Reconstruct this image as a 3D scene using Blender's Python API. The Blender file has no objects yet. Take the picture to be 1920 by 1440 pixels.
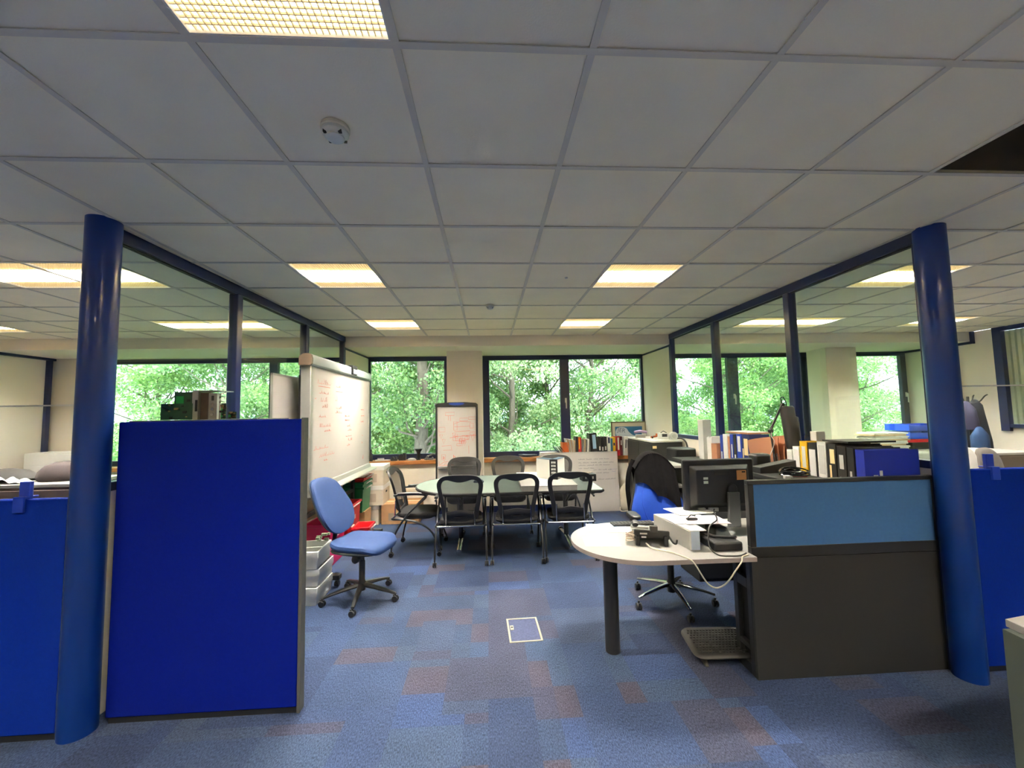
import bpy, bmesh, math, random
import numpy as np
from mathutils import Vector, Matrix
R = math.radians
random.seed(7)
SC = bpy.context.scene
COL = SC.collection

# ------------------------------------------------------------------ camera
def set_camera():
    cd = bpy.data.cameras.new('camera'); cam = bpy.data.objects.new('camera', cd); COL.objects.link(cam)
    p, r, yw = R(4.01), R(-1.07), R(-3.34)
    cy, sy, cp, sp = math.cos(yw), math.sin(yw), math.cos(p), math.sin(p)
    fwd = Vector((-sy*cp, cy*cp, sp)); right = Vector((cy, sy, 0)); up = right.cross(fwd)
    c, s = math.cos(r), math.sin(r)
    r2 = c*right + s*up; u2 = -s*right + c*up
    M = Matrix((r2, u2, -fwd)).transposed().to_4x4(); M.translation = Vector((0, 0, 1.6))
    cam.matrix_world = M
    cd.sensor_width = 36; cd.sensor_fit = 'HORIZONTAL'; cd.lens = 761.7*36/1920
    cd.clip_start = .05; cd.clip_end = 500
    SC.camera = cam
set_camera()
SC.view_settings.view_transform = 'Standard'; SC.view_settings.look = 'None'
SC.view_settings.gamma = 1; SC.view_settings.use_curve_mapping = False
SC.view_settings.exposure = 2.1
cy_ = SC.cycles
cy_.use_denoising = True
cy_.max_bounces = 9; cy_.diffuse_bounces = 5; cy_.glossy_bounces = 4; cy_.transmission_bounces = 6
cy_.transparent_max_bounces = 16; cy_.sample_clamp_indirect = 6; cy_.blur_glossy = .5
cy_.caustics_reflective = False; cy_.caustics_refractive = False

LAMP = 135.0         # ceiling lamp emission
SKY = 2.9           # overcast sky strength

# ------------------------------------------------------------------ world: overcast sky
W = bpy.data.worlds.new('world'); SC.world = W; W.use_nodes = True
nt = W.node_tree; nt.nodes.clear()
o_ = nt.nodes.new('ShaderNodeOutputWorld'); b_ = nt.nodes.new('ShaderNodeBackground')
tc = nt.nodes.new('ShaderNodeTexCoord'); sx = nt.nodes.new('ShaderNodeSeparateXYZ'); cr = nt.nodes.new('ShaderNodeValToRGB')
nt.links.new(tc.outputs['Generated'], sx.inputs[0]); nt.links.new(sx.outputs['Z'], cr.inputs[0])
cr.color_ramp.elements[0].position = .0; cr.color_ramp.elements[0].color = (.62, .76, .92, 1)
cr.color_ramp.elements[1].position = .35; cr.color_ramp.elements[1].color = (.88, .94, 1, 1)
nt.links.new(cr.outputs[0], b_.inputs[0]); b_.inputs[1].default_value = SKY
nt.links.new(b_.outputs[0], o_.inputs[0])

# ------------------------------------------------------------------ materials
def s2l(c):
    return tuple(((v/255)/12.92 if v/255 <= .04045 else ((v/255+.055)/1.055)**2.4) for v in c)
MATS = {}
def mat(name, rgb, rough=.6, metal=0., var=0., scale=20., bump=0., bscale=200., coat=0., spec=.5, stretch=None, emit=0.):
    """procedural principled material; rgb in 0-255 sRGB; var = noise variation of the colour"""
    if name in MATS: return MATS[name]
    m = bpy.data.materials.new(name); m.use_nodes = True; n = m.node_tree; N = n.nodes; L = n.links
    b = N['Principled BSDF']; lin = s2l(rgb)
    b.inputs['Base Color'].default_value = (*lin, 1); b.inputs['Roughness'].default_value = rough
    b.inputs['Metallic'].default_value = metal; b.inputs['Specular IOR Level'].default_value = spec
    b.inputs['Coat Weight'].default_value = coat
    if emit: b.inputs['Emission Color'].default_value = (*lin, 1); b.inputs['Emission Strength'].default_value = emit
    if var or bump:
        t = N.new('ShaderNodeTexCoord'); mp = N.new('ShaderNodeMapping'); L.new(t.outputs['Object'], mp.inputs[0])
        if stretch: mp.inputs['Scale'].default_value = stretch
    if var:
        z = N.new('ShaderNodeTexNoise'); z.inputs['Scale'].default_value = scale; z.inputs['Detail'].default_value = 4
        L.new(mp.outputs[0], z.inputs['Vector'])
        r = N.new('ShaderNodeMapRange'); r.inputs[1].default_value = .3; r.inputs[2].default_value = .7
        r.inputs[3].default_value = 1-var; r.inputs[4].default_value = 1+var
        L.new(z.outputs['Fac'], r.inputs[0])
        h = N.new('ShaderNodeHueSaturation'); h.inputs['Color'].default_value = (*lin, 1)
        L.new(r.outputs[0], h.inputs['Value']); L.new(h.outputs[0], b.inputs['Base Color'])
    if bump:
        z2 = N.new('ShaderNodeTexNoise'); z2.inputs['Scale'].default_value = bscale; L.new(mp.outputs[0], z2.inputs['Vector'])
        bp = N.new('ShaderNodeBump'); bp.inputs['Strength'].default_value = bump; bp.inputs['Distance'].default_value = .002
        L.new(z2.outputs['Fac'], bp.inputs['Height']); L.new(bp.outputs[0], b.inputs['Normal'])
    MATS[name] = m
    return m

def glass_mat(name, tint, refl=1.0):
    m = bpy.data.materials.new(name); m.use_nodes = True; n = m.node_tree; N = n.nodes; L = n.links
    N.remove(N['Principled BSDF']); out = N['Material Output']
    t = N.new('ShaderNodeBsdfTransparent'); t.inputs[0].default_value = (*tint, 1)
    g = N.new('ShaderNodeBsdfGlossy'); g.inputs['Roughness'].default_value = .0; g.inputs[0].default_value = (refl, refl, refl, 1)
    lw = N.new('ShaderNodeLayerWeight'); lw.inputs[0].default_value = .5
    pw = N.new('ShaderNodeMath'); pw.operation = 'POWER'; pw.inputs[1].default_value = 5; L.new(lw.outputs['Facing'], pw.inputs[0])
    f = N.new('ShaderNodeMath'); f.operation = 'MULTIPLY_ADD'; f.inputs[1].default_value = .95; f.inputs[2].default_value = .04; f.use_clamp = True; L.new(pw.outputs[0], f.inputs[0])
    mx = N.new('ShaderNodeMixShader'); L.new(f.outputs[0], mx.inputs[0]); L.new(t.outputs[0], mx.inputs[1]); L.new(g.outputs[0], mx.inputs[2])
    L.new(mx.outputs[0], out.inputs[0]); MATS[name] = m
    return m
def mesh_fabric(name, rgb, op):
    """open woven mesh: part of the light passes between the threads"""
    m = bpy.data.materials.new(name); m.use_nodes = True; n = m.node_tree; N = n.nodes; L = n.links
    b = N['Principled BSDF']; b.inputs['Base Color'].default_value = (*s2l(rgb), 1); b.inputs['Roughness'].default_value = .8
    t = N.new('ShaderNodeBsdfTransparent'); mx = N.new('ShaderNodeMixShader')
    tcn = N.new('ShaderNodeTexCoord'); ck = N.new('ShaderNodeTexNoise'); ck.inputs['Scale'].default_value = 900
    L.new(tcn.outputs['Object'], ck.inputs['Vector'])
    r = N.new('ShaderNodeMapRange'); r.inputs[1].default_value = .4; r.inputs[2].default_value = .6; r.inputs[3].default_value = op-.15; r.inputs[4].default_value = op+.15
    L.new(ck.outputs['Fac'], r.inputs[0]); L.new(r.outputs[0], mx.inputs[0]); L.new(t.outputs[0], mx.inputs[1]); L.new(b.outputs[0], mx.inputs[2])
    L.new(mx.outputs[0], N['Material Output'].inputs[0]); MATS[name] = m
    return m

# ------------------------------------------------------------------ mesh builder
class MB:
    """collects shapes into ONE mesh"""
    def __init__(s): s.v = []; s.f = []; s.m = []; s.mi = 0; s.M = None
    def add(s, vs, fs):
        o = len(s.v)
        if s.M is not None: vs = [tuple(s.M @ Vector(v)) for v in vs]
        s.v += [tuple(v) for v in vs]; s.f += [tuple(i+o for i in f) for f in fs]; s.m += [s.mi]*len(fs)
        return s
    def box(s, x0, x1, y0, y1, z0, z1):
        vs = [(x, y, z) for z in (z0, z1) for y in (y0, y1) for x in (x0, x1)]
        return s.add(vs, [(0, 2, 3, 1), (4, 5, 7, 6), (0, 1, 5, 4), (2, 6, 7, 3), (0, 4, 6, 2), (1, 3, 7, 5)])
    def cbox(s, cx, cy, cz, w, d, h): return s.box(cx-w/2, cx+w/2, cy-d/2, cy+d/2, cz-h/2, cz+h/2)
    def prism(s, pts, z0, z1, axis='z'):
        """polygon pts extruded along an axis"""
        n = len(pts)
        def q(a, b, c): return {'z': (a, b, c), 'y': (a, c, b), 'x': (c, a, b)}[axis]
        vs = [q(a, b, z0) for a, b in pts] + [q(a, b, z1) for a, b in pts]
        fs = [tuple(range(n))[::-1], tuple(range(n, 2*n))] + [(i, (i+1) % n, n+(i+1) % n, n+i) for i in range(n)]
        return s.add(vs, fs)
    def tube(s, pts, r, seg=8, closed=False, flat=1.0, up=None):
        """round (or flattened) tube along a path; r number or list"""
        P = [Vector(p) for p in pts]; n = len(P)
        rr = r if isinstance(r, (list, tuple)) else [r]*n
        vs = []; prev = None
        for i, p in enumerate(P):
            if closed: t = (P[(i+1) % n]-P[i-1])
            else: t = (P[min(i+1, n-1)]-P[max(i-1, 0)])
            t = t.normalized() if t.length > 1e-9 else Vector((0, 0, 1))
            if up is not None: a = Vector(up) - t*t.dot(Vector(up)); a = a.normalized() if a.length > 1e-6 else t.orthogonal().normalized()
            elif prev is None: a = t.orthogonal().normalized()
            else: a = prev - t*t.dot(prev); a = a.normalized() if a.length > 1e-6 else t.orthogonal().normalized()
            prev = a; b = t.cross(a)
            for k in range(seg):
                w = 2*math.pi*k/seg
                vs.append(p + (a*math.cos(w)*flat + b*math.sin(w))*rr[i])
        fs = []
        for i in range(n if closed else n-1):
            j = (i+1) % n
            for k in range(seg):
                l = (k+1) % seg
                fs.append((i*seg+k, i*seg+l, j*seg+l, j*seg+k))
        if not closed: fs += [tuple(range(seg))[::-1], tuple(range((n-1)*seg, n*seg))]
        return s.add(vs, fs)
    def lathe(s, prof, seg=24, c=(0, 0, 0), axis='z'):
        vs = []
        for r, z in prof:
            for k in range(seg):
                w = 2*math.pi*k/seg; a, b = r*math.cos(w), r*math.sin(w)
                vs.append({'z': (c[0]+a, c[1]+b, c[2]+z), 'x': (c[0]+z, c[1]+a, c[2]+b), 'y': (c[0]+b, c[1]+z, c[2]+a)}[axis])
        fs = [(i*seg+k, i*seg+(k+1) % seg, (i+1)*seg+(k+1) % seg, (i+1)*seg+k) for i in range(len(prof)-1) for k in range(seg)]
        fs += [tuple(range(seg))[::-1], tuple(range((len(prof)-1)*seg, len(prof)*seg))]
        return s.add(vs, fs)
    def grid(s, fn, nu, nv, thick=0., n=(0, 0, 1)):
        """surface fn(u,v) over 0..1; optional thickness along n"""
        A = [Vector(fn(u/nu, v/nv)) for v in range(nv+1) for u in range(nu+1)]; w = nu+1
        F = [(v*w+u, v*w+u+1, (v+1)*w+u+1, (v+1)*w+u) for v in range(nv) for u in range(nu)]
        if not thick: return s.add(A, F)
        nn = Vector(n)*thick; k = len(A); B = [a-nn for a in A]
        F2 = [tuple(i+k for i in f[::-1]) for f in F]
        E = []
        for u in range(nu): E += [(u+1, u, k+u, k+u+1), (nv*w+u, nv*w+u+1, k+nv*w+u+1, k+nv*w+u)]
        for v in range(nv): E += [(v*w, (v+1)*w, k+(v+1)*w, k+v*w), ((v+1)*w+nu, v*w+nu, k+v*w+nu, k+(v+1)*w+nu)]
        return s.add(A+B, F+F2+E)
    def loft(s, rings, cap=True):
        n = len(rings[0]); vs = [p for r in rings for p in r]
        fs = [(i*n+k, i*n+(k+1) % n, (i+1)*n+(k+1) % n, (i+1)*n+k) for i in range(len(rings)-1) for k in range(n)]
        if cap: fs += [tuple(range(n))[::-1], tuple(range((len(rings)-1)*n, len(rings)*n))]
        return s.add(vs, fs)
    def mat(s, i): s.mi = i; return s
    def build(s, name, mats, parent=None, loc=None, rot=None, bevel=0, bseg=2, smooth=False, sub=0):
        me = bpy.data.meshes.new(name); me.from_pydata(s.v, [], s.f); me.update()
        bm = bmesh.new(); bm.from_mesh(me); bmesh.ops.recalc_face_normals(bm, faces=bm.faces); bm.to_mesh(me); bm.free()
        for m in (mats if isinstance(mats, (list, tuple)) else [mats]): me.materials.append(m)
        me.polygons.foreach_set('material_index', s.m)
        o = bpy.data.objects.new(name, me); COL.objects.link(o)
        if parent is not None: o.parent = parent
        if loc is not None: o.location = loc
        if rot is not None: o.rotation_euler = rot
        if bevel:
            b = o.modifiers.new('bevel', 'BEVEL'); b.width = bevel; b.segments = bseg; b.limit_method = 'ANGLE'; b.angle_limit = R(35)
        if sub:
            b = o.modifiers.new('sub', 'SUBSURF'); b.levels = sub; b.render_levels = sub
        if smooth or bevel or sub:
            me.polygons.foreach_set('use_smooth', [True]*len(me.polygons))
            if not sub:
                try: me.set_sharp_from_angle(angle=R(40))
                except Exception: pass
        return o
def tag(o, label=None, cat=None, group=None, kind=None):
    if label: o['label'] = label
    if cat: o['category'] = cat
    if group: o['group'] = group
    if kind: o['kind'] = kind
    return o
def empty(name, loc, rz=0., label=None, cat=None, group=None):
    o = bpy.data.objects.new(name, None); COL.objects.link(o); o.location = loc; o.rotation_euler = (0, 0, rz); o.empty_display_size = .1
    return tag(o, label, cat, group)
def copy_tree(o, parent=None):
    c = o.copy(); COL.objects.link(c); c.parent = parent
    for ch in [x for x in list(COL.objects) if x.parent == o]: copy_tree(ch, c)
    return c
def structure(o): o['kind'] = 'structure'; return o
def text(name, s, size, m, parent, loc, rot, depth=.0006, align='CENTER'):
    """lettering as a mesh part"""
    cu = bpy.data.curves.new(name, 'FONT'); cu.body = s; cu.size = size; cu.extrude = depth; cu.align_x = align; cu.align_y = 'CENTER'; cu.resolution_u = 3
    t = bpy.data.objects.new('tmp', cu); COL.objects.link(t)
    dg = bpy.context.evaluated_depsgraph_get(); me = bpy.data.meshes.new_from_object(t.evaluated_get(dg))
    bpy.data.objects.remove(t)
    o = bpy.data.objects.new(name, me); COL.objects.link(o); me.materials.clear(); me.materials.append(m)
    o.parent = parent; o.location = loc; o.rotation_euler = rot
    return o

# ------------------------------------------------------------------ palette
M_tile = mat('ceiling_tile', (252, 240, 214), .95, var=.03, scale=3, bump=.25, bscale=160)
M_tbar = mat('ceiling_bar', (218, 208, 192), .8)
M_wall = mat('cream_wall', (236, 226, 208), .85, var=.02, scale=2)
M_navy = mat('navy_metal', (16, 30, 72), .32, var=.05, scale=4)
M_frame = mat('window_blue', (17, 27, 62), .35)
M_colblue = mat('column_blue', (6, 42, 112), .35, spec=.3, coat=.1)
M_wood = mat('sill_wood', (176, 116, 62), .5, var=.12, scale=14, stretch=(1, 12, 12))
M_black = mat('black_plastic', (26, 26, 28), .45, var=.05)
M_black2 = mat('matte_black', (18, 18, 20), .75)
M_dgrey = mat('dark_grey_laminate', (36, 36, 35), .6, var=.04, scale=40)
M_chrome = mat('chrome', (205, 207, 210), .12, 1.)
M_tit = mat('titanium_tube', (70, 72, 76), .3, .9)
M_white = mat('white_laminate', (146, 143, 138), .45, var=.01)
M_paper = mat('white_paper', (210, 208, 203), .8, var=.02, scale=60)
M_card = mat('cardboard', (182, 138, 96), .85, var=.06, scale=15)
M_glass = glass_mat('clear_glass', (.93, .96, .945), .9)
M_pglass = glass_mat('green_tint_glass', (.84, .92, .86), .95)
M_acr = glass_mat('acrylic', (.95, .955, .955), .7)
M_edge = mat('bright_edge', (225, 222, 215), .3)

def carpet_mat():
    m = bpy.data.materials.new('carpet_tiles'); m.use_nodes = True; n = m.node_tree; N = n.nodes; L = n.links
    b = N['Principled BSDF']; b.inputs['Roughness'].default_value = .95; b.inputs['Specular IOR Level'].default_value = .15
    tc = N.new('ShaderNodeTexCoord')
    def cells(sx, sy, off):
        mp = N.new('ShaderNodeMapping'); L.new(tc.outputs['Object'], mp.inputs[0]); mp.inputs['Scale'].default_value = (1/sx, 1/sy, 0); mp.inputs['Location'].default_value = off
        # slightly wavy borders between the tiles
        fl = N.new('ShaderNodeVectorMath'); fl.operation = 'FLOOR'; L.new(mp.outputs[0], fl.inputs[0])
        w = N.new('ShaderNodeTexWhiteNoise'); L.new(fl.outputs[0], w.inputs['Vector'])
        return w
    c1 = cells(.5, .25, (.3, .1, 0)); c2 = cells(.25, .5, (.1, .4, 0)); c3 = cells(.5, .5, (.05, .2, 0))
    r1 = N.new('ShaderNodeValToRGB'); r1.color_ramp.interpolation = 'CONSTANT'
    cols = [(43, 61, 94), (48, 67, 99), (40, 56, 91), (51, 66, 93), (58, 61, 85), (40, 62, 106), (45, 61, 90), (66, 64, 83), (40, 54, 86), (48, 67, 99)]
    el = r1.color_ramp.elements
    while len(el) < len(cols): el.new(0.5)
    for i, c in enumerate(cols): el[i].position = i/len(cols); el[i].color = (*s2l(c), 1)
    L.new(c1.outputs['Value'], r1.inputs[0])
    r2 = N.new('ShaderNodeValToRGB'); r2.color_ramp.interpolation = 'CONSTANT'
    e2 = r2.color_ramp.elements
    for _ in range(3): e2.new(.5)
    for i, c in enumerate([(42, 61, 99), (50, 64, 93), (43, 62, 98), (56, 61, 85), (40, 56, 90)]): e2[i].position = i/5; e2[i].color = (*s2l(c), 1)
    L.new(c3.outputs['Value'], r2.inputs[0])
    pick = N.new('ShaderNodeMath'); pick.operation = 'GREATER_THAN'; pick.inputs[1].default_value = .55; L.new(c2.outputs['Value'], pick.inputs[0])
    mx = N.new('ShaderNodeMix'); mx.data_type = 'RGBA'; L.new(pick.outputs[0], mx.inputs[0]); L.new(r1.outputs[0], mx.inputs[6]); L.new(r2.outputs[0], mx.inputs[7])
    # pile fleck and ribs
    nz = N.new('ShaderNodeTexNoise'); nz.inputs['Scale'].default_value = 130; nz.inputs['Detail'].default_value = 3; nz.inputs['Roughness'].default_value = .7
    mpn = N.new('ShaderNodeMapping'); mpn.inputs['Scale'].default_value = (1.5, .55, 1); L.new(tc.outputs['Object'], mpn.inputs[0]); L.new(mpn.outputs[0], nz.inputs['Vector'])
    mr = N.new('ShaderNodeMapRange'); mr.inputs[1].default_value = .36; mr.inputs[2].default_value = .66; mr.inputs[3].default_value = .5; mr.inputs[4].default_value = 1.5; L.new(nz.outputs['Fac'], mr.inputs[0])
    n2 = N.new('ShaderNodeTexNoise'); n2.inputs['Scale'].default_value = 2.2; n2.inputs['Detail'].default_value = 2; L.new(tc.outputs['Object'], n2.inputs['Vector'])
    m2 = N.new('ShaderNodeMapRange'); m2.inputs[1].default_value = .3; m2.inputs[2].default_value = .7; m2.inputs[3].default_value = .86; m2.inputs[4].default_value = 1.14; L.new(n2.outputs['Fac'], m2.inputs[0])
    mm = N.new('ShaderNodeMath'); mm.operation = 'MULTIPLY'; L.new(mr.outputs[0], mm.inputs[0]); L.new(m2.outputs[0], mm.inputs[1])
    h = N.new('ShaderNodeHueSaturation'); h.inputs['Saturation'].default_value = .85; L.new(mm.outputs[0], h.inputs['Value']); L.new(mx.outputs[2], h.inputs['Color']); L.new(h.outputs[0], b.inputs['Base Color'])
    bp = N.new('ShaderNodeBump'); bp.inputs['Strength'].default_value = .35; bp.inputs['Distance'].default_value = .004; L.new(nz.outputs['Fac'], bp.inputs['Height']); L.new(bp.outputs[0], b.inputs['Normal'])
    return m
M_carpet = carpet_mat()

# ------------------------------------------------------------------ the room shell
XL, XR, YB, YW, ZC = -6.78, 7.52, -3.0, 7.02, 2.716
GX, GY, T = -.264, 1.167, .6          # ceiling grid origin and pitch
YBK = 5.83                            # front of the bulkhead over the windows
structure(MB().box(XL, XR, YB, YW, -.12, 0).build('floor', M_carpet))
LIGHTS = [(-2, 3), (2, 3), (-2, 6), (2, 6), (-6, 3), (-5, 3), (-6, 6), (-5, 6), (6, 3), (6, 6), (7, 6), (10, 6), (-10, 6), (-1, -1), (10, 3), (-2, -4), (2, -4), (-6, -4), (6, -4), (4, -2), (-6, -2)]  # the last entries, out of view, are lamps added to light the near office
VOID = [(4, 0), (5, 0)]
def ceiling():
    m = MB()
    for i in range(-12, 14):
        for j in range(-7, 8):
            if (i, j) in LIGHTS or (i, j) in VOID: continue
            x0 = max(GX+i*T, XL); x1 = min(GX+(i+1)*T, XR); y0 = GY+j*T; y1 = min(GY+(j+1)*T, YBK)
            if x1 <= x0 or y1 <= y0: continue
            d = random.uniform(0, .0025)
            m.box(x0+.002, x1-.002, y0+.002, y1-.002, ZC+d, ZC+.02)
    m.mat(1)
    for i in range(-10, 14):
        x = GX+i*T
        if XL < x < XR: m.box(x-.012, x+.012, YB, YBK, ZC-.005, ZC-.001)
    for j in range(-7, 8):
        y = GY+j*T
        if y < YBK: m.box(XL, XR, y-.012, y+.012, ZC-.0055, ZC-.0012)
    m.mat(2)   # the open space above the missing tiles
    for (i, j) in VOID:
        x0 = GX+i*T; x1 = x0+T; y0 = GY+j*T; y1 = y0+T
    x0 = GX+4*T; x1 = GX+6*T; y0 = GY; y1 = GY+T
    m.box(x0, x1, y0, y1, ZC+.30, ZC+.32); m.box(x0-.01, x0, y0, y1, ZC+.02, ZC+.32); m.box(x1, x1+.01, y0, y1, ZC+.02, ZC+.32)
    m.box(x0, x1, y0-.01, y0, ZC+.02, ZC+.32); m.box(x0, x1, y1, y1+.01, ZC+.02, ZC+.32)
    m.mat(0).box(XL-.1, XR+.1, YB-.1, YBK, ZC+.34, ZC+.4)
    structure(m.build('ceiling', [M_tile, M_tbar, mat('plenum', (70, 62, 50), .9, var=.2, scale=6)]))
ceiling()
def trim(name, m, mt, bevel=0): return structure(m.build(name, mt, bevel=bevel))
def lamp_mats():
    m = bpy.data.materials.new('lamp_glow'); m.use_nodes = True; n = m.node_tree; N = n.nodes; L = n.links
    N.remove(N['Principled BSDF']); e = N.new('ShaderNodeEmission')
    tc = N.new('ShaderNodeTexCoord'); sp = N.new('ShaderNodeSeparateXYZ'); L.new(tc.outputs['Object'], sp.inputs[0])
    r = N.new('ShaderNodeValToRGB'); E = r.color_ramp.elements
    mr = N.new('ShaderNodeMapRange'); mr.inputs[1].default_value = -.3; mr.inputs[2].default_value = .3; L.new(sp.outputs['Y'], mr.inputs[0]); L.new(mr.outputs[0], r.inputs[0])
    dim = (.0095, .0084, .0064)
    E[0].position = 0; E[0].color = (*dim, 1); E[1].position = 1; E[1].color = (*dim, 1)
    for p, c in ((.30, dim), (.36, (1, .94, .82)), (.64, (1, .94, .82)), (.70, dim)):
        x = E.new(p); x.color = (*c, 1)
    L.new(r.outputs[0], e.inputs[0]); e.inputs[1].default_value = LAMP
    L.new(e.outputs[0], N['Material Output'].inputs[0])
    return m
M_glow = lamp_mats()
def ceiling_light():
    t = empty('ceiling_light', (0, 0, ZC))
    h = MB(); a = .299
    h.box(-a, a, -a, a, .10, .105); h.box(-a, -a+.004, -a, a, 0, .10); h.box(a-.004, a, -a, a, 0, .10); h.box(-a, a, -a, -a+.004, 0, .10); h.box(-a, a, a-.004, a, 0, .10)
    h.build('housing', M_white, t)
    f = MB(); w = .016
    f.box(-a, a, -a, -a+w, -.004, .012); f.box(-a, a, a-w, a, -.004, .012); f.box(-a, -a+w, -a+w, a-w, -.004, .012); f.box(a-w, a, -a+w, a-w, -.004, .012)
    fr = f.build('frame', M_edge, t)
    MB().box(-a+.005, a-.005, -a+.005, a-.005, .034, .04).build('diffuser', M_glow, t)
    g = MB(); n = 30
    for k in range(1, n):
        p = -a+w+(2*a-2*w)*k/n
        g.box(p-.001, p+.001, -a+w, a-w, .004, .014); g.box(-a+w, a-w, p-.001, p+.001, .004, .014)
    g.build('louvre', mat('louvre_cream', (208, 192, 154), .6), fr)
    return t
LL = {(-2, 3): 'square louvred ceiling light over the meeting area, left of the two nearer ones', (2, 3): 'square louvred ceiling light over the meeting area, right of the two nearer ones',
      (-2, 6): 'square louvred ceiling light near the window bulkhead, left side', (2, 6): 'square louvred ceiling light near the window bulkhead, right side',
      (-6, 3): 'left square of the double ceiling light in the left bay, beside the round column', (-5, 3): 'right square of the double ceiling light seen through the left glass partition',
      (-6, 6): 'left square of the far double ceiling light seen through the left glass partition', (-5, 6): 'right square of the far double ceiling light seen through the left glass partition',
      (6, 3): 'square ceiling light behind the top of the right column', (6, 6): 'left square of the far double ceiling light through the right glass partition',
      (7, 6): 'right square of the far double ceiling light through the right glass partition', (10, 6): 'square ceiling light far right, behind the right column by the reeded glass',
      (-10, 6): 'square ceiling light at the far left edge of the photo', (-1, -1): 'large near ceiling light with an open grid louvre at the top of the photo'}
L0 = None
for (i, j) in LIGHTS:
    if L0 is None: t = L0 = ceiling_light()
    else: t = copy_tree(L0)
    t.location = (GX+(i+.5)*T, GY+(j+.5)*T, ZC)
    tag(t, LL.get((i, j), 'added square louvred ceiling light, unseen outside the view'), 'ceiling light', 'square ceiling lights')

# bulkhead, walls
structure(MB().box(XL, XR, YBK, YW+.2, 2.567, ZC+.4).build('wall_bulkhead', M_wall))
def back_wall():
    m = MB()
    m.box(XL, XR, 6.70, 7.02, 0, .80)                  # below the sill
    m.box(XL, -6.23, 6.70, 7.02, .80, 2.567)
    m.box(-.66, -.093, 6.60, 7.02, .80, 2.567); m.box(5.68, 6.15, 6.60, 7.02, .80, 2.567)
    structure(m.build('wall_back', M_wall))
back_wall()
structure(MB().box(-.64, -.093, 6.30, 6.70, 0, 2.567).build('wall_pier', M_wall, bevel=.004))
structure(MB().box(5.52, 6.05, 6.30, 6.70, 0, 2.567).build('wall_pier', M_wall, bevel=.004))
structure(MB().box(XL-.1, XL, YB, YW, 0, ZC).build('wall_left', M_wall))
structure(MB().box(XL-.1, XR+.1, YB-.1, YB, 0, ZC).build('wall_front', M_wall))
def wall_right():
    m = MB(); m.box(XR, XR+.1, YB, YW, 0, 1.25); m.box(XR, XR+.1, 5.55, YW, 1.25, ZC); m.box(XR, XR+.1, YB, .5, 1.25, ZC)
    structure(m.build('wall_right', M_wall))
wall_right()
structure(MB().box(-2.0, -.64, 6.685, 6.70, 0, .10).box(-.093, 2.68, 6.685, 6.70, 0, .10).box(-.65, -.083, 6.285, 6.30, 0, .1).build('baseboard_back', M_navy))
# sills
for a, b in ((-6.7, -2.12), (-2.1, -.645), (-.088, 2.70), (2.76, 5.515), (6.055, 7.45)):
    structure(MB().box(a, b, 6.64, 6.86, .80, .862).build('trim_1', M_wood, bevel=.006))
def window(n, x0, x1, mull, y=6.86, z0=.862, z1=2.567, side=(.07, .07), handle=None):
    w = empty('window_%d' % n, (0, 0, 0)); w['kind'] = 'structure'
    f = MB(); d = .07
    a, b = side
    f.box(x0, x1, y, y+d, z1-.075, z1); f.box(x0, x1, y, y+d, z0, z0+.085)
    f.box(x0, x0+a, y, y+d, z0+.085, z1-.075); f.box(x1-b, x1, y, y+d, z0+.085, z1-.075)
    for c, wd in mull: f.box(c-wd/2, c+wd/2, y-.01, y+d, z0+.085, z1-.075)
    f.build('window_frame', M_frame, w, bevel=.004)
    xs = [x0+a]+[v for c, wd in mull for v in (c-wd/2, c+wd/2)]+[x1-b]
    for k in range(0, len(xs), 2):
        MB().box(xs[k], xs[k+1], y+.03, y+.036, z0+.085, z1-.075).build('pane', M_glass, w)
    if handle:
        for hx, hz in handle:
            h = MB(); h.box(hx-.016, hx+.016, y-.022, y-.01, hz-.03, hz+.05); h.tube([(hx, y-.03, hz+.03), (hx, y-.045, hz+.02), (hx, y-.045, hz-.13)], .011)
            h.build('window_handle', mat('white_metal', (215, 212, 205), .35), w, bevel=.002)
window(1, -6.23, -2.13, [(-3.52, .13)])
window(2, -2.08, -.66, [], side=(.12, .08))
window(3, -.093, 2.70, [(1.302, .155)], side=(.11, .06), handle=[(1.312, 1.78)])
window(4, 2.76, 5.69, [(4.28, .19)], side=(.13, .18), handle=[(4.28, 1.80)])
window(5, 6.15, 7.515, [], side=(.13, .10), handle=[(7.46, 1.78)])
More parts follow.
